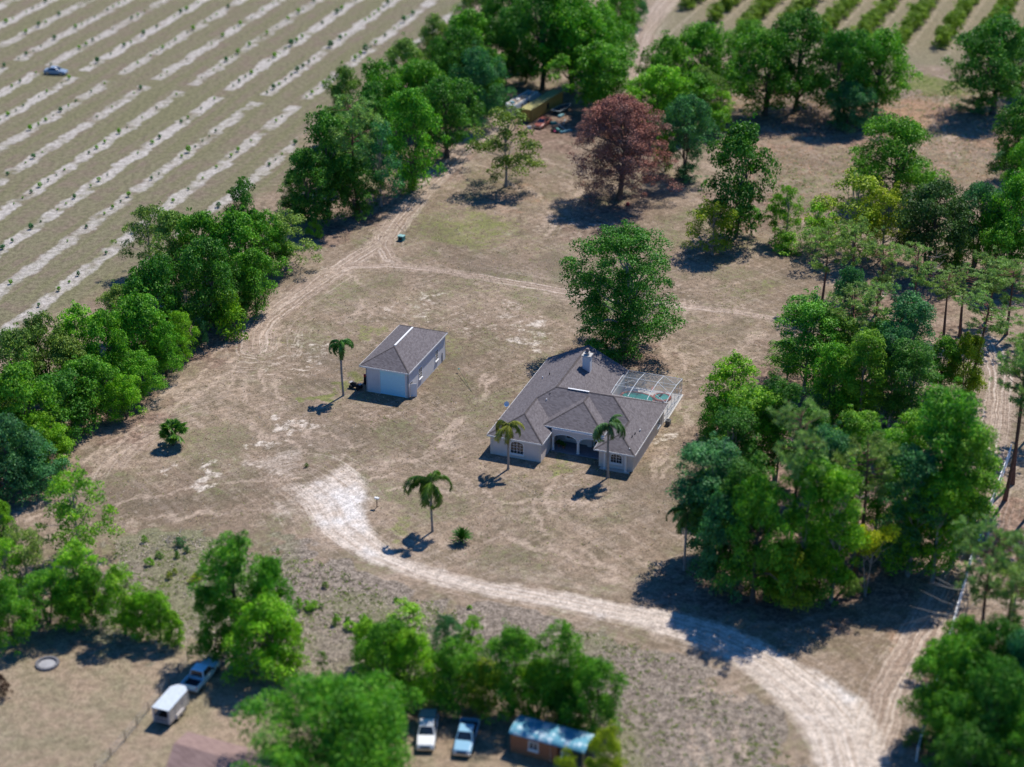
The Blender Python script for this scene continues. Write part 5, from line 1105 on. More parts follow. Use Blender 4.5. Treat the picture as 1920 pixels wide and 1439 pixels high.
def pickup(px, py_, ang, col, label, bed='open', bedcol=None):
    """front of the truck points along local -y"""
    g = G(px, py_); t = empty('pickup_truck', g, ang, label, 'pickup'); M_ = paint('paint_%d' % (len(_mc)), col)
    hull(t, 'body', [(-2.72, .84, .38, .82, .74), (-2.62, .94, .32, .98, .82), (-1.5, .99, .30, 1.08, .9), (-1.0, 1.0, .30, 1.10, .93), (.95, 1.0, .30, 1.08, .95), (.96, 1.0, .30, .62, .97), (2.66, .98, .34, .62, .95), (2.72, .96, .42, .6, .93)], M_)
    cabin(t, -1.15, 1.0, -.5, .82, .92, .74, 1.06, 1.78, M_)
    b_ = empty('bed'); b_.parent = t
    for a in (-1, 1): MB().box(a * .98 - .045, a * .98 + .045, .98, 2.68, .6, 1.1).build('side_panel', M_, b_, bevel=.015)
    MB().box(-.93, .93, 2.60, 2.69, .6, 1.1).build('tailgate', M_, b_, bevel=.015); MB().box(-.93, .93, .99, 2.6, .62, .66).build('liner', BLACK if bed != 'cap' else M_, b_)
    if bed == 'cap':
        cabin(t, 1.02, 2.66, 1.05, 2.5, .97, .84, 1.11, 1.74, simple('grey_green_topper', (0.20, 0.26, 0.24), 0.4), 'topper')
    MB().box(-.9, .9, -2.83, -2.68, .42, .6).build('bumper', CHROME, t, bevel=.02); MB().box(-.9, .9, 2.72, 2.84, .45, .6).build('bumper', CHROME, t, bevel=.02)
    MB().box(-.48, .48, -2.735, -2.7, .62, .82).build('grille', BLACK, t)
    for a in (-1, 1):
        MB().box(a * .68 - .15, a * .68 + .15, -2.745, -2.68, .64, .82).build('headlight', simple('headlight_glass', (0.7, 0.72, 0.74), 0.15), t, bevel=.01)
        MB().box(a * .9 - .06, a * .9 + .06, 2.68, 2.715, .7, 1.0).build('tail_light', simple('red_lamp', (0.35, 0.02, 0.02), 0.3), t)
        MB().box(a * 1.08 - .1, a * 1.08 + .1, -.9, -.82, 1.12, 1.3).build('mirror', BLACK, t)
        for y in (-1.75, 1.75): wheel(t, a * .86, y)
    return t
def car(px, py_, ang, col, label, name='car', cat='car', L=4.5, sc_=1.0, roofcol=None):
    g = G(px, py_); t = empty(name, g, ang, label, cat); M_ = paint('paint_%d' % (len(_mc)), col)
    hull(t, 'body', [(-2.2, .68, .35, .62, .6), (-2.05, .8, .25, .75, .74), (-1.1, .87, .22, .88, .8), (1.2, .87, .22, .92, .82), (2.0, .82, .25, .88, .76), (2.2, .7, .35, .72, .62)], M_)
    cabin(t, -1.0, 1.55, -.3, .9, .78, .6, .88, 1.38, M_, 'cabin')
    for a in (-1, 1):
        MB().box(a * .55 - .14, a * .55 + .14, -2.23, -2.12, .5, .62).build('headlight', simple('headlight_glass', (0.7, 0.72, 0.74), 0.15), t)
        for y in (-1.35, 1.35): wheel(t, a * .78, y, .31, .2)
    MB().box(-.7, .7, -2.3, -2.17, .32, .46).build('bumper', CHROME, t, bevel=.02)
    t.scale = (sc_, sc_, sc_); return t
# silver pickup hitched to the stock trailer, lower left; its front points up and right
d_ = G(398, 1238) - G(352, 1290); yaw = math.atan2(-d_.x, d_.y)   # local +y along d_ when turned by yaw
pickup(378, 1275, yaw + math.pi, (0.50, 0.74, 0.82), 'pale blue-white pickup hitched to the stock trailer in the bare lower yard')
tr = empty('stock_trailer', G(322, 1342), yaw, 'boxy white livestock trailer hitched behind the pickup', 'trailer')
TW = simple('trailer_white', (0.50, 0.47, 0.45), 0.5, var=0.1); TD = simple('trailer_inside', (0.05, 0.045, 0.04), 0.9)
MB().box(-1.0, 1.0, -2.0, 2.0, .42, .5).build('floor', TD, tr)
for a in (-1, 1):
    MB().box(a * .98 - .02, a * .98 + .02, -2, 2, .5, 1.25).build('side_panel', TW, tr)
    for i in range(3): MB().box(a * .98 - .02, a * .98 + .02, -2, 2, 1.36 + i * .26, 1.5 + i * .26).build('slat', TW, tr)
    for y in (-2, -.7, .7, 1.96): MB().box(a * 1.0 - .03, a * 1.0 + .03, y, y + .06, .5, 2.2).build('stay', TW, tr)
    for y in (-.45, .42): wheel(tr, a * 1.08, y, .36, .2)
    MB().prism([(a * 1.2, -.95, .5), (a * 1.2, -.75, .82), (a * 1.2, .72, .82), (a * 1.2, .92, .5)], (-a * .2, 0, 0)).build('mudguard', TW, tr)
MB().prism([(-1.02, -2.05, 2.2), (1.02, -2.05, 2.2), (1.02, 1.85, 2.2), (.45, 2.5, 2.2), (-.45, 2.5, 2.2), (-1.02, 1.85, 2.2)], (0, 0, .06)).build('roof', simple('weathered_trailer_roof', (0.52, 0.58, 0.62), 0.6, var=.15), tr)
MB().box(-.98, .98, 1.96, 2.0, .5, 2.2).build('front_panel', TW, tr)
gt = empty('rear_gate'); gt.parent = tr
for z in (.5, .8, 1.1): MB().box(-.95, .95, -2.04, -2.0, z, z + .1).build('gate_bar', TW, gt)
MB().box(-.98, -.84, -2.05, -2.0, .5, 2.2).build('gate_post', TW, gt); MB().box(.84, .98, -2.05, -2.0, .5, 2.2).build('gate_post', TW, gt)
MB().tube([(-.6, 2.0, .45), (0, 3.3, .45)], .05, 5).tube([(.6, 2.0, .45), (0, 3.3, .45)], .05, 5).build('tongue', BLACK, tr)
bk = R(-6)
pickup(801, 1382, R(-2), (0.72, 0.73, 0.72), 'white pickup with a grey topper parked at the bottom edge beside the huge round oak', 'cap')
pickup(874, 1392, R(-9), (0.25, 0.46, 0.60), 'silver-blue pickup with an open dark bed at the bottom edge left of the shed')
car(105, 139, R(78), (0.25, 0.32, 0.40), 'blurred blue-grey car standing on the cross lane in the young grove', sc_=1.12)
# ------------------------------------------------------------------ fire ring, fences, lower buildings
fp = empty('fire_ring', G(89, 1246), 0, 'round stone fire ring filled with ash in the bare lower yard', 'fire ring')
for i in range(16):
    a = 2 * math.pi * i / 16; MB().box(-.16, .16, -.21, .21, 0, .26).build('stone', simple('grey_stone', (0.16, 0.16, 0.17), 0.9), fp, (1.15 * math.cos(a), 1.15 * math.sin(a), 0), (0, 0, a), bevel=.05)
MB().lathe([(0.01, .1), (.5, .09), (1.0, .03)], n=16).build('ash', simple('white_ash', (0.34, 0.34, 0.35), 1.0), fp)
GALV = simple('galvanised', (0.36, 0.35, 0.34), 0.5, metal=0.4)
def wire_fence(pts, label, step=3.0, h=1.2, grp=None, mat=None, wires=5, post_r=0.05):
    g0 = G(*pts[0]); f = empty('wire_fence', g0, 0, label, 'fence', grp); W = [G(*p) - g0 for p in pts]
    for i in range(len(W) - 1):
        L = (W[i + 1] - W[i]).length; n = max(1, int(L / step))
        for k in range(n + (i == len(W) - 2)):
            q = W[i] + (W[i + 1] - W[i]) * k / n; cyl(post_r, h, 6).build('post', mat or WOODDARK, f, q)
        w = MB()
    for k in range(wires): w.tube([q + Vector((0, 0, h * (k + 1) / wires - .04)) for q in W], 0.012, 4)
    w.build('wires', GALV, f); return f
wire_fence([(180, 1450), (235, 1390), (300, 1308), (352, 1240)], 'wire fence with wooden posts running up past the stock trailer', 2.2, 1.3)
wire_fence([(352, 1240), (500, 1272), (640, 1300), (790, 1335)], 'wire fence below the tree clump from the pickup to the parked trucks', 2.6, 1.2)
# white mailbox-like sign by the drive
mb_ = empty('mailbox', G(707, 952), HRZ, 'white box on a dark post beside the white sand driveway', 'mailbox')
MB().box(-.05, .05, -.05, .05, 0, 1.25).build('post', WOODDARK, mb_)
bx_ = MB().prism([(-.3, -.16, 1.25), (.3, -.16, 1.25), (.3, .16, 1.25), (-.3, .16, 1.25)], (0, 0, .22)).build('box', WHITE, mb_, bevel=.03); MB().box(.29, .33, -.12, .12, 1.28, 1.44).build('lid', simple('grey_lid', (0.5, 0.5, 0.5), 0.5), mb_)
# brown-roofed house cut by the bottom edge
bh_ = empty('house', G(420, 1500), 0, 'brown-roofed house cut off by the bottom edge, only its roof in view', 'house')
r0, r1 = G(326, 1394, 4.5), G(520, 1446, 4.5); e0, e1 = G(352, 1372, 3.05), G(545, 1424, 3.05); O_ = bh_.location
dv = r0 - e0; f0 = r0 + Vector((dv.x, dv.y, -dv.z)); f1 = r1 + Vector((dv.x, dv.y, -dv.z)) ; f0 += Vector((dv.x, dv.y, -abs(dv.z))) * .6; f1 += Vector((dv.x, dv.y, -abs(dv.z))) * .6
RB = roof_material('rust_brown_shingle', (0.19, 0.125, 0.11), (0.33, 0.23, 0.20))
bb = MB(); bb.prism([e0 - O_, e1 - O_, r1 - O_, r0 - O_], (0, 0, -.12)); bb.prism([r0 - O_, r1 - O_, f1 - O_, f0 - O_], (0, 0, -.12)); bb.build('roof', RB, bh_)
c4 = [(e0 * .9 + r0 * .1), (e1 * .9 + r1 * .1), (f1 * .9 + r1 * .1), (f0 * .9 + r0 * .1)]
MB().prism([Vector((p.x, p.y, 0)) - Vector((O_.x, O_.y, 0)) for p in c4], (0, 0, 2.0)).build('wall', STUCCO, bh_)
# shed with curved metal roof and open porch
s0 = G(1030, 1418); shd = empty('shed', s0, 0, 'rust-brown shed with a blue-white metal roof and an open porch at its right end', 'shed')
a_, b_2, c_, d_2 = G(957, 1370, 2.7), G(986, 1344, 2.7), G(1107, 1374, 2.7), G(1094, 1407, 2.7)
ux = (d_2 - a_).normalized(); uy = Vector((-ux.y, ux.x, 0)); L_ = (d_2 - a_).length; Wd = 3.0
shd.location = Vector((a_.x, a_.y, 0)); shd.rotation_euler = (0, 0, math.atan2(ux.y, ux.x))
m, nt, out = newmat('ribbed_metal_roof'); tcq = N(nt, 'ShaderNodeTexCoord').outputs['Object']
bsdf(nt, out, mixc(nt, ramp(nt, noise(nt, tcq, 1.1, 4), .48, .64), (0.10, 0.32, 0.42), (0.50, 0.64, 0.68)), 0.4, 0.5, 0.2); METR = m
nseg = 10; rp_ = [(Wd / 2 - (Wd / 2 + .15) * math.cos(math.pi * i / nseg), 2.35 + .5 * math.sin(math.pi * i / nseg)) for i in range(nseg + 1)]
nsh = 9
for k in range(nsh):
    x0 = -.15 + (L_ + .3) * k / nsh; x1 = -.15 + (L_ + .3) * (k + 1) / nsh; m_ = MB(); lift = 0.02 if k % 2 else 0.0
    for i in range(nseg):
        (ya, za), (yb, zb) = rp_[i], rp_[i + 1]; m_.prism([(x0, ya, za + lift), (x1 + .05, ya, za + lift), (x1 + .05, yb, zb + lift), (x0, yb, zb + lift)], (0, 0, .02))
    m_.build('roof_panel', METR, shd)
RW = simple('rust_brown_boards', (0.33, 0.14, 0.075), 0.85, var=0.15); Ls = L_ * .64
for nm, bx4 in (('wall', (0, Ls, 0, .08)), ('wall', (0, Ls, Wd - .08, Wd))):
    MB().box(bx4[0], bx4[1], bx4[2], bx4[3], 0, 2.35).build(nm, RW, shd)
for x in (0, Ls - .08): MB().box(x, x + .08, .081, Wd - .081, 0, 2.34).build('wall', RW, shd)
window(shd, .9, .8, (Ls * .5, 0, 1.1), 0, 0, 2, 2)
MB().box(Ls * .86, Ls * .86 + .02, -.03, -.005, .1, 2.0).build('door_edge', WHITE, shd)
for x in (L_ * .82, L_ - .1):
    for y in (.05, Wd - .12): MB().box(x, x + .1, y, y + .1, 0, 2.4).build('post', simple('tan_post', (0.45, 0.36, 0.24), 0.8), shd)
MB().box(Ls, L_, 0, Wd, 0, .12).build('porch_floor', WOODDARK, shd)
fz = empty('freezer', shd.location + ux * (Ls + .6) + uy * .7 + Vector((0, 0, .12)), shd.rotation_euler[2], 'white appliance standing on the shed porch', 'appliance')
MB().box(-.35, .35, -.35, .35, 0, 1.5).build('casing', WHITE, fz, bevel=.03); MB().box(.2, .24, -.4, -.352, .5, 1.2).build('handle', CHROME, fz)
bl = empty('plastic_chair', G(470, 1258), R(30), 'pale blue plastic chair in the tree shade right of the white pickup', 'chair')
BP = simple('pale_blue_plastic', (0.35, 0.55, 0.70), 0.4)
MB().box(-.3, .3, -.3, .3, .42, .47).build('seat', BP, bl, bevel=.015); MB().box(-.3, .3, .26, .31, .47, 1.0).build('backrest', BP, bl, bevel=.015)
for a in (-1, 1):
    for b in (-1, 1): MB().box(a * .26 - .03, a * .26 + .03, b * .26 - .03, b * .26 + .03, 0, .42).build('leg', BP, bl)
# white board fence on the right
fA, fB, fC = G(1893, 858), G(1820, 1058), G(1718, 1428)
fe = empty('board_fence', fA, 0, 'long white vinyl fence running down the right side beside the track', 'fence')
def fence_run(a, b, step=2.0):
    L = (b - a).length; n = int(L / step); d = (b - a) / n; yaw_ = math.atan2(d.y, d.x)
    pm = MB().box(-.07, .07, -.07, .07, 0, 1.85).box(-.09, .09, -.09, .09, 1.85, 1.92).mesh('post'); pn_ = MB().box(.08, d.length - .08, -.02, .02, .15, 1.62).mesh('panel'); rl_ = MB().box(.08, d.length - .08, -.045, .045, 1.62, 1.74).box(.08, d.length - .08, -.045, .045, .05, .15).mesh('rail')
    for q in (pm, pn_, rl_): q.materials.append(WHITE)
    for i in range(n + 1):
        p = a + d * i - fA; link('post', pm, None, fe, p, (0, 0, yaw_))
        if i < n: link('panel', pn_, None, fe, p, (0, 0, yaw_)); link('rail', rl_, None, fe, p, (0, 0, yaw_))
fence_run(fA, fB); fence_run(fB, fC)
# ------------------------------------------------------------------ palms
def frond_mesh(seed, L, droop, lw, n=34, twist=0.3, mat=FROND, thick=0.03, hang=0.9):
    rng = np.random.default_rng(seed); P_ = []
    for i in range(n + 1):
        t = i / n; a0_ = 1.0 - droop * t * 1.6
        P_.append((0, 0, 0) if i == 0 else (0, P_[-1][1] + math.cos(a0_) * L / n, P_[-1][2] + math.sin(a0_) * L / n))
    m_ = MB(); m_.tube([P_[i] for i in range(0, n + 1, 3)], [thick * (1 - .8 * i / n) for i in range(0, n + 1, 3)], 4)
    for i in range(5, n):
        t = i / n; w = lw * math.sin(math.pi * min(1, .12 + .85 * t)) ** .7; p = Vector(P_[i]); tn = (Vector(P_[i + 1]) - p).normalized()
        for s_ in (-1, 1):
            for r_ in range(2):
                q = p + tn * rng.uniform(0, L / n); ww = w * rng.uniform(.75, 1.1)
                e = q + Vector((s_ * ww * (.55 + .3 * r_ * rng.random()), 0, 0)) + tn * ww * .45 + Vector((0, 0, -ww * hang * rng.uniform(.5, 1.0)))
                mid = q.lerp(e, .5) + Vector((0, 0, ww * .12)); b = tn * L / n * .95
                m_.poly([q - b * .5, q + b * .5, mid + b * .6, e, mid - b * .6])
    me_ = m_.mesh('frond'); me_.materials.append(mat); return me_
FR = [frond_mesh(500 + i, 3.9, 1.85 + .2 * i, .85, 56, hang=1.25) for i in range(3)]; FRup = [frond_mesh(510 + i, 3.3, 1.5, .7, 46, hang=1.1) for i in range(2)]
def queen_palm(bx, by, ty, label, nf, seed, tint, k=1.0, angs=None):
    g = G(bx, by); h = hgt(g, ty); rng = np.random.default_rng(seed); t = empty('palm_tree', g, 0, label, 'palm'); th = h - 0.9 * k
    b = rng.normal(size=2) * .14; pts = [(b[0] * math.sin(i / 5), b[1] * math.sin(i / 4), th * i / 12) for i in range(13)]
    rad = [.2 if i == 0 else .145 + .012 * (i % 2) for i in range(13)]; rad[-1] = .16; rad[-2] = .19
    m_ = MB().tube(pts, rad, 8); m_.build('trunk', BARKPALE, t)
    top = Vector(pts[-1]); MB().lathe([(.15, 0), (.17, .3), (.1, .75), (.02, .9)], n=8).build('crownshaft', simple('green_crownshaft', (0.10, 0.15, 0.05), 0.5), t, top)
    for i in range(nf):
        a = (angs[i] if angs else 2 * math.pi * i / nf + rng.normal() * .45); up = i % 4 == 3
        me_ = FRup[i % 2] if up else FR[int(rng.integers(3))]
        o = link('frond', me_, None, t, top + Vector((0, 0, .55 + .25 * up)), (rng.normal() * .3 - (0 if up else .2), rng.normal() * .15, a)); s_ = k * rng.uniform(.68, 1.15); o.scale = (s_, s_, s_)
        q = rng.uniform(.8, 1.25); o.color = (tint[0] * q, tint[1] * q, tint[2] * q, 1)
    return t
PGR = (0.13, 0.24, 0.035)
queen_palm(811, 997, 897, 'tall palm on the lawn beside the curve of the white sand driveway', 8, 4, PGR, 1.3)
queen_palm(644, 742, 645, 'palm left of the garage with small bushy crown', 15, 5, (0.09, 0.22, 0.04), .74)
queen_palm(953, 880, 795, 'palm with yellowing fronds in front of the left wing of the house', 10, 7, (0.30, 0.32, 0.06), .92)
queen_palm(1140, 896, 795, 'green palm in front of the right wing of the house', 12, 9, (0.12, 0.23, 0.08), .98)
queen_palm(1283, 1070, 962, 'slim palm standing at the shaded lower left edge of the woods', 9, 12, (0.13, 0.24, 0.04), .9)
# cabbage palm: round fans on stalks
def fan_mesh(seed, r=.75):
    rng = np.random.default_rng(seed); m_ = MB(); m_.tube([(0, 0, 0), (0, .55, .25), (0, 1.0, .3)], [.03, .02, .015], 4)
    for i in range(22):
        a = -2.3 + 4.6 * i / 21; d = Vector((math.sin(a), math.cos(a), -.25 - .3 * abs(math.sin(a)))) * r * rng.uniform(.85, 1.1); c = Vector((0, 1.0, .3)); s_ = d.cross(Vector((0, 0, 1))).normalized() * .075
        m_.poly([c, c + d * .55 + s_, c + d + Vector((0, 0, -.12)), c + d * .55 - s_])
    me_ = m_.mesh('fan_leaf'); me_.materials.append(FROND); return me_
cpm = [fan_mesh(i) for i in range(3)]; cp = empty('palm_tree', G(326, 835), 0, 'short cabbage palm with round fan leaves alone on the bare yard', 'palm')
MB().tube([(0, 0, 0), (.02, 0, .6), (-.03, .02, 1.6)], [.24, .27, .24], 9).build('trunk', BARK, cp)
rng = np.random.default_rng(3)
for i in range(26):
    e = rng.uniform(-.5, 1.25); o = link('fan_leaf', cpm[i % 3], None, cp, (-.03, .02, 1.65), (e, rng.normal() * .3, i * 2.4)); s_ = rng.uniform(.8, 1.15) * 1.35; o.scale = (s_,) * 3; o.color = (.11, .26, .03, 1)
# cycad: a dense rosette of stiff leaves
st_ = frond_mesh(600, 1.6, .5, .22, 22, thick=.02, hang=.12); cy = empty('sago_palm', G(866, 1017), 0, 'round dark green sago palm on the lawn right of the driveway palm', 'sago palm')
MB().lathe([(.02, 0), (.2, 0), (.22, .3), (.1, .5), (.02, .52)], n=10).build('trunk', BARK, cy)
for i in range(96):
    e = -.45 + 1.6 * (i / 96) ; o = link('frond', st_, None, cy, (0, 0, .42), (e, 0, i * 2.39996)); s_ = rng.uniform(.85, 1.08); o.scale = (s_,) * 3; o.color = (.05, .17, .015, 1)
# ------------------------------------------------------------------ things round the garage and the upper yard
qd = empty('quad_bike', GO + Vector((-1.6, .9, 0)), R(60), 'black quad bike parked against the left wall of the garage', 'quad bike')
for a in (-1, 1):
    for y in (-.6, .6): wheel(qd, a * .42, y, .28, .24, BLACK)
hull(qd, 'body', [(-.85, .2, .35, .62, .16), (-.5, .3, .3, .82, .2), (.1, .2, .3, .72, .15), (.8, .28, .35, .8, .2)], BLACK)
MB().box(-.16, .16, -.1, .6, .8, .92).build('seat', BLACK, qd, bevel=.04); MB().tube([(-.36, -.45, 1.05), (0, -.5, .95), (.36, -.45, 1.05)], .02, 5).build('handlebar', CHROME, qd)
MB().box(-.3, .3, .62, .98, .84, .88).build('rack', GALV, qd); MB().box(-.3, .3, -1.0, -.62, .84, .88).build('rack', GALV, qd)
rc = empty('gas_can', GO + Vector((-.35, 2.4, 0)), 0, 'red can on a dark stand at the left wall of the garage', 'can')
MB().box(-.2, .2, -.2, .2, .0, 1.1).build('stand', BLACK, rc); MB().box(-.2, .2, -.14, .14, 1.1, 1.5).build('can', simple('red_plastic', (0.45, 0.04, 0.03), 0.4), rc, bevel=.04)
ut = empty('utility_box', G(753, 451), R(-25), 'small teal utility box beside the grassy fork of the tracks', 'utility box')
TEAL = simple('teal_metal', (0.06, 0.26, 0.24), 0.5); MB().box(-.5, .5, -.4, .4, 0, .8).build('casing', TEAL, ut, bevel=.03); MB().box(-.56, .56, -.46, .46, .8, .9).build('lid', simple('pale_teal', (0.25, 0.45, 0.42), 0.5), ut); MB().box(-.3, .3, -.43, -.4, .15, .65).build('door', BLACK, ut)
rb = empty('red_ball', G(1177, 386), 0, 'red ball in the shade under the copper-leaved tree', 'ball'); MB().lathe([(0.01, 0), (.22, .06), (.34, .28), (.34, .4), (.22, .6), (0.01, .66)], n=14).build('shell', simple('red_paint', (0.5, 0.06, 0.05), 0.4), rb)
sp = empty('sprinkler', G(884, 735), 0, 'thin leaning pole with a greenish head on the grass between garage and house', 'pole'); 
p2 = G(860, 692, .6) - sp.location; MB().tube([(0, 0, .03), p2], .03, 5).build('pole', simple('dark_green', (0.06, 0.09, 0.05), 0.7), sp); MB().lathe([(0.01, -.1), (.16, 0), (0.01, .12)], n=8).build('head', TEAL, sp, p2)
# burn heap
heap = empty('brush_heap', G(1148, 436), 0, 'low heap of burnt branches behind the big oak', 'brush heap'); 
for i in range(40):
    a = rng.uniform(0, 6.28); r_ = abs(rng.normal()) * 2.2; c = Vector((r_ * 1.6 * math.cos(a), r_ * .7 * math.sin(a), max(.06, .5 - r_ * .12) * rng.uniform(.2, 1))); d = Vector((rng.normal(), rng.normal(), rng.normal() * .15)) * .7
    MB().tube([c - d, c, c + d], [.07, .06, .03], 4).build('branch', BARK if i % 3 else WOODDARK, heap)
def brush(x, y, n, s_, lab, mat=BARKPALE, ax=1.5):
    h_ = empty('dead_branches', G(x, y), 0, lab, 'branches'); tip = 0
    for i in range(n):
        a = rng.uniform(0, 6.28); c = Vector((rng.normal() * s_ * ax, rng.normal() * s_, .05)); d = Vector((math.cos(a), math.sin(a), rng.uniform(.05, .5))) * s_ * rng.uniform(.4, 1.1)
        MB().tube([c, c + d * .5 + Vector((0, 0, .06)), c + d], [.045, .03, .012], 4).build('branch', mat, h_)
brush(322, 1022, 34, 1.4, 'grey dead brush at the top of the weedy strip'); brush(125, 1105, 26, 1.8, 'grey fallen branches between the lower left trees'); brush(1445, 668, 0, 1, '') if False else None
brush(655, 432, 30, 3.0, 'dark twiggy brush lying in the hedgerow gap shade', BARK, 2.0)
brush(1838, 985, 10, 1.5, 'thin fallen branches behind the white fence')
# bare snag and broken grey limbs
def snag(x, y, ty, lab, seed, spread=.35):
    g = G(x, y); h = hgt(g, ty); r_ = np.random.default_rng(seed); o = empty('dead_tree', g, 0, lab, 'dead tree'); m_ = MB()
    pts = [np.array([r_.normal() * .15 * i / 3, r_.normal() * .15 * i / 3, h * i / 8]) for i in range(9)]; m_.tube(pts, [.16 * (1 - .8 * i / 8) for i in range(9)], 6); m_.build('trunk', BARKPALE, o)
    for i in range(9):
        j = int(r_.integers(4, 9)); a = r_.uniform(0, 6.28); L = h * spread * r_.uniform(.4, 1); p = pts[j]; d = np.array([math.cos(a), math.sin(a), r_.uniform(-.1, .6)])
        b_ = MB(); b_.tube([p, p + d * L * .5, p + d * L + np.array([0, 0, .1 * L])], [.06, .04, .012], 5); q = p + d * L * .5; d2 = d + r_.normal(size=3) * .6; b_.tube([q, q + d2 * L * .4], [.03, .01], 4); b_.build('branch', BARKPALE, o)
snag(1600, 1060, 862, 'grey bare snag rising out of the middle of the lower woods', 4, .22); snag(1745, 560, 468, 'pale dead treetop above the pine stand', 5, .3)
snag(1800, 1220, 1095, 'bare tree with long grey limbs reaching over the track at the lower right', 8, .85); snag(1900, 1150, 1000, 'bare grey tree behind the white fence at the right edge', 10, .5)
# ------------------------------------------------------------------ junk yard by the upper hedgerow
q0, q1, q2, q3 = G(975, 203.3, 2.7), G(997.5, 207.5, 2.7), G(1043, 169, 2.7), G(1015, 174, 2.7)
cx_ = (q1 - q0).normalized(); cyw = math.atan2(cx_.y, cx_.x) + R(8); Wc = 2.45; Lc = (q2 - q1).length
ct = empty('shipping_container', Vector((q0.x, q0.y, 0)), cyw - R(6), 'long mustard-yellow container with ribbed front half among the junk', 'container')
YE = simple('mustard_paint', (0.42, 0.30, 0.09), 0.7, var=0.14); YR = simple('mossy_yellow_roof', (0.36, 0.33, 0.14), 0.9, var=0.25, scale=1.0)
MB().box(.05, Wc - .05, .05, Lc - .05, .15, 2.6).build('body', YE, ct)
for i in range(2): MB().box(0, Wc, i * Lc / 2, (i + 1) * Lc / 2 - .02, 2.6, 2.7).build('roof', YR, ct)
for i in range(12): MB().box(Wc - .05, Wc + .02, .25 + i * .52, .5 + i * .52, .2, 2.55).build('rib', YE, ct); 
for i in range(5): MB().box(.15 + i * .46, .4 + i * .46, -.02, .05, .2, 2.55).build('rib', YE, ct)
MB().box(Wc - .05, Wc + .01, 6.9, 7.8, .9, 2.0).build('window', BLACK, ct)
for x in (0, Wc - .12):
    for y in (0, Lc - .12): MB().box(x, x + .12, y, y + .12, 0, 2.6).build('corner_post', simple('dark_yellow', (0.22, 0.15, 0.05), 0.7), ct)
b0_, b1_, b2_ = G(947, 194, 2.9), G(972.5, 200, 2.9), G(1012, 167, 2.9); Lb = (b2_ - b1_).length
bs = empty('camper', Vector((b0_.x, b0_.y, 0)), cyw - R(6), 'old white camper with a blue cab and junk on its flat roof', 'camper')
CW = simple('camper_white', (0.58, 0.62, 0.66), 0.5, var=0.15); CT = simple('tan_roof', (0.36, 0.29, 0.23), 0.9, var=.25)
hull(bs, 'body', [(0, 1.1, .5, 2.6, 1.05), (.25, 1.22, .4, 2.8, 1.15), (Lb - 2.2, 1.22, .4, 2.8, 1.15), (Lb - 2.0, 1.2, .4, 2.7, 1.1)], CW)
hull(bs, 'cab', [(Lb - 1.98, 1.1, .4, 2.1, 1.0), (Lb - .6, 1.08, .4, 1.9, .9), (Lb, .95, .5, 1.2, .85)], simple('blue_cab', (0.08, 0.25, 0.42), 0.4))
for o in list(bs.children): o.location.x += 1.22
MB().box(.3, 2.1, .5, Lb - 2.7, 2.8, 2.83).build('roof', CT, bs)
for x in (.12, 2.22): MB().box(x, x + .1, .2, Lb - 2.3, 2.8, 2.95).build('roof_rail', WHITE, bs)
for i in range(5): MB().box(1.22 * (i % 2) * 2 - .0 - .01 * (1 - i % 2), 1.22 * (i % 2) * 2 + .01, 1 + i * 1.3, 1.8 + i * 1.3, 1.6, 2.3).build('window', GLASS, bs)
for a in (0.15, 2.3):
    for y in (2.0, Lb - 1.2): wheel(bs, a, y, .4, .26)
for i in range(7):
    j = empty('scrap_board' if i % 2 else 'scrap_box', bs.location + Matrix.Rotation(cyw - R(6), 3, 'Z') @ Vector((rng.uniform(.5, 1.9), 1.0 + i * 1.1, 2.835)), rng.uniform(0, 3), ['blue tarp bundle near the rear end of the camper roof', 'pale plank lying second from the rear on the camper roof', 'white box third from the rear on the camper roof', 'long board in the middle of the camper roof', 'light crate just forward of the middle of the camper roof', 'short board near the front of the camper roof', 'white cooler at the front end of the camper roof'][i], 'scrap')
    s_ = (.45, .3, .3) if i % 2 == 0 else (1.0, .1, .06); MB().box(-s_[0], s_[0], -s_[1], s_[1], 0, s_[2]).build('body', [simple('blue_tarp', (0.15, 0.35, 0.42), 0.6), CONC, WHITE][i % 3] if i % 2 == 0 else QUOIN, j, bevel=.03)
    MB().box(-s_[0] * .9, s_[0] * .9, -.03, .03, s_[2], s_[2] + .03).build('strap', BLACK, j)
car(1018, 236, cyw - R(3), (0.40, 0.13, 0.09), 'rusty orange-red car with open dark windows in front of the yellow container', L=4.6, sc_=1.12)
bo = empty('boat', G(1054, 210), cyw + R(-12), 'derelict dark boat with pale gunwale in the shade beside the container', 'boat')
def gunw(k, z): return [(1.05 * k * w, y * k, z) for w, y in ((-.85, -2.7), (-1, -1), (-.95, .8), (-.55, 2.2), (0, 3.0), (.55, 2.2), (.95, .8), (1, -1), (.85, -2.7))]
h_ = MB(); t1, t2 = gunw(1, .95), gunw(.72, .05); n = len(t1)
for i in range(n): j = (i + 1) % n; h_.poly([t2[i], t2[j], t1[j], t1[i]])
h_.poly(t2[::-1]); h_.build('hull', simple('navy_hull', (0.05, 0.09, 0.12), 0.6), bo)
gm_ = MB(); [gm_.tube([t1[i], t1[(i + 1) % n]], .06, 5) for i in range(n)]; gm_.build('gunwale', simple('pale_gunwale', (0.35, 0.42, 0.45), 0.5), bo)
for y in (-1.5, 0, 1.2): MB().box(-.85, .85, y, y + .3, .5, .56).build('bench', simple('dull_bench', (0.2, 0.16, 0.15), .8), bo)
mo = empty('riding_mower', G(1042, 248), R(50), 'dark riding mower with a teal hood in the junk right of the rusty car', 'mower')
for a in (-1, 1): wheel(mo, a * .45, -.6, .22, .18, BLACK); wheel(mo, a * .48, .5, .34, .25, BLACK)
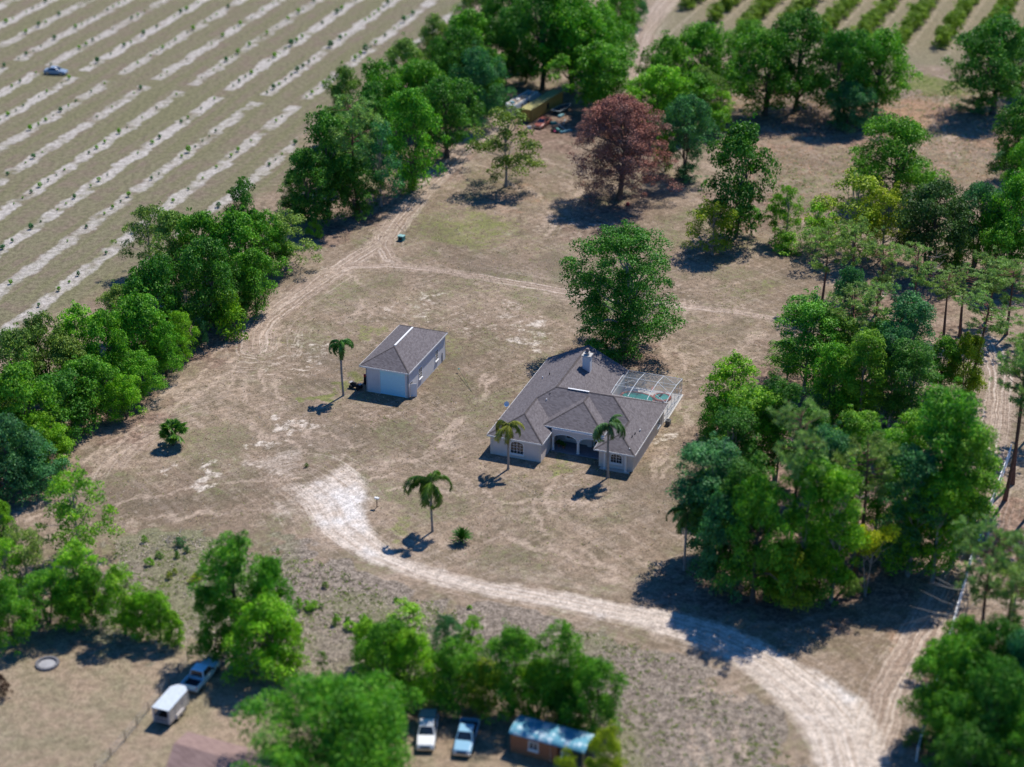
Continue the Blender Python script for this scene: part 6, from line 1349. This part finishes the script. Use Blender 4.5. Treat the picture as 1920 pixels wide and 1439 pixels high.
hull(mo, 'hood', [(-.95, .25, .35, .75, .22), (-.2, .3, .35, .9, .25)], TEAL); MB().box(-.3, .3, .2, .75, .5, .62).build('seat', BLACK, mo); MB().box(-.3, .3, .65, .75, .62, 1.0).build('backrest', BLACK, mo); MB().box(-.55, .55, -.5, .35, .15, .35).build('deck', simple('magenta_deck', (0.35, 0.04, 0.12), .5), mo)
for (x, y, w_, l_, h2, c_n, c_c, lab, rz_) in [(1061, 248, .35, 1.3, .35, 'teal_sheet', (0.10, 0.30, 0.36), 'blue metal panel lying at the right end of the junk', .6), (1052, 219, .35, .8, .4, 'faded_blue', (0.14, 0.32, 0.36), 'pale blue barrel lying below the boat', 1.0), (1058, 229, .12, 1.5, .12, 'grey_blue', (0.22, 0.32, 0.36), 'long grey-blue pipe lying right of the rusty car', 1.4), (1038, 233, .35, .6, .5, 'teal_box', (0.05, 0.28, 0.26), 'teal crate just right of the rusty car', .2), (992, 242, .2, .4, .6, 'white_can', (0.6, 0.65, 0.68), 'white canister left of the rusty car', .3)]:
    j = empty('scrap_metal', G(x, y), rz_, lab, 'scrap'); MB().box(-l_, l_, -w_, w_, 0.02, h2).build('body', simple(c_n, c_c, .5), j, bevel=.04); MB().box(-l_ * .9, l_ * .9, -.04, .04, h2, h2 + .04).build('rib', GALV, j)
po = empty('pole', G(1062, 246), 0, 'thin pale pole leaning across the junk', 'pole'); MB().tube([(0, 0, .1), G(1046, 232, .9) - po.location], .04, 5).build('shaft', WHITE, po)
# ------------------------------------------------------------------ weeds and clods on the rough ground
def scatter(name, lab, n, fn, mat, col, s0, s1, seed, upright=True, blades=3):
    r_ = np.random.default_rng(seed); Q = fn(r_, n); V_, K = [], 0
    k = len(Q); a = r_.uniform(0, 6.28, (k, blades)); s_ = r_.uniform(s0, s1, (k, 1)) * np.ones((k, blades)); 
    cx = np.repeat(Q, blades, 0) + r_.normal(size=(k * blades, 2)) * .22 * s1 * 2; a = a.ravel(); s_ = s_.ravel()
    d = np.stack([np.cos(a), np.sin(a)], 1); w = np.stack([-d[:, 1], d[:, 0]], 1)
    z = s_ * (r_.uniform(.5, 1.1, len(s_)) if upright else r_.uniform(.15, .6, len(s_)))
    base = np.column_stack([cx, np.full(len(cx), .01)])
    q = [base - np.column_stack([w, 0 * z]) * (s_ * .28)[:, None], base + np.column_stack([w, 0 * z]) * (s_ * .28)[:, None],
         base + np.column_stack([d * (s_ * .5)[:, None] + w * (s_ * .16)[:, None], z]), base + np.column_stack([d * (s_ * .55)[:, None] - w * (s_ * .16)[:, None], z * .9])]
    V_ = np.stack(q, 1).reshape(-1, 3); o = link(name, mesh_from(name, V_, np.arange(len(V_)).reshape(-1, 4), mat)); o.color = (*col, 1); tag(o, lab, name.replace('_', ' '), kind='stuff'); return o
def in_region(px, clump=0.0):
    W = world_poly(px); lo, hi = W.min(0), W.max(0)
    def fn(r_, n):
        q = r_.uniform(lo, hi, (n * 3, 2)); q = q[inside(q, px)]
        cc = r_.uniform(lo, hi, (90, 2)); dd = np.min(np.hypot(q[:, None, 0] - cc[None, :, 0], q[:, None, 1] - cc[None, :, 1]), 1); keep = r_.random(len(q)) < np.exp(-(dd / 3.2) ** 2) * clump + (1 - clump) * .6
        return q[keep][:n]
    return fn
SCR = [(215, 1010), (330, 1000), (420, 1020), (560, 1040), (640, 1070), (760, 1118), (900, 1150), (1100, 1186), (1240, 1222), (1340, 1275), (1440, 1345), (1490, 1439), (1150, 1439), (1150, 1390), (1000, 1300), (600, 1290), (200, 1190)]
scatter('scrub_weeds', 'olive weeds dotted over the scrub strip below the driveway', 3600, in_region(SCR, .95), LEAF, (0.17, 0.23, 0.05), .10, .26, 1, False, 8)
scatter('dry_weeds', 'grey-brown dry stalks over the scrub strip', 5000, in_region(SCR, .2), LEAF, (0.40, 0.33, 0.24), .06, .18, 2, False, 4)
m, nt, out = newmat('sand_clod'); bsdf(nt, out, (0.50, 0.42, 0.33), .95, .1); CLOD = m
scatter('sand_clods', 'pale sand clods over the scrub strip', 4200, in_region(SCR, .85), CLOD, (1, 1, 1), .10, .34, 3, False)
YARD = [(40, 990), (300, 760), (480, 620), (640, 480), (860, 300), (1010, 280), (1400, 480), (1450, 650), (1300, 800), (1230, 1080), (900, 1080), (700, 1000), (620, 870), (500, 980), (300, 990)]
scatter('lawn_tufts', 'green and straw tufts in the dry lawn', 3500, in_region(YARD, .97), LEAF, (0.26, 0.29, 0.08), .08, .2, 4, False, 5)
scatter('straw_tufts', 'pale straw over the dry lawn', 9000, in_region(YARD, .1), LEAF, (0.50, 0.40, 0.28), .07, .18, 5)
scatter('lawn_clods', 'small pale clods over the dry lawn', 2600, in_region(YARD, .8), CLOD, (1, 1, 1), .08, .24, 6, False)
FIELD = [(1370, 470), (1400, 240), (1340, 180), (1700, 180), (1920, 150), (1920, 330), (1750, 350), (1600, 330), (1500, 420)]
scatter('field_grass', 'rust and straw coloured rough grass in the upper right field', 8000, in_region(FIELD, .5), LEAF, (0.52, 0.36, 0.24), .12, .36, 7, False, 5)
scatter('field_weeds', 'green weeds in the upper right field', 3000, in_region([(1400, 330), (1480, 300), (1700, 280), (1700, 150), (1800, 130), (1920, 150), (1900, 300), (1700, 340), (1480, 440)], .85), LEAF, (0.15, 0.24, 0.04), .12, .34, 8, False, 6)
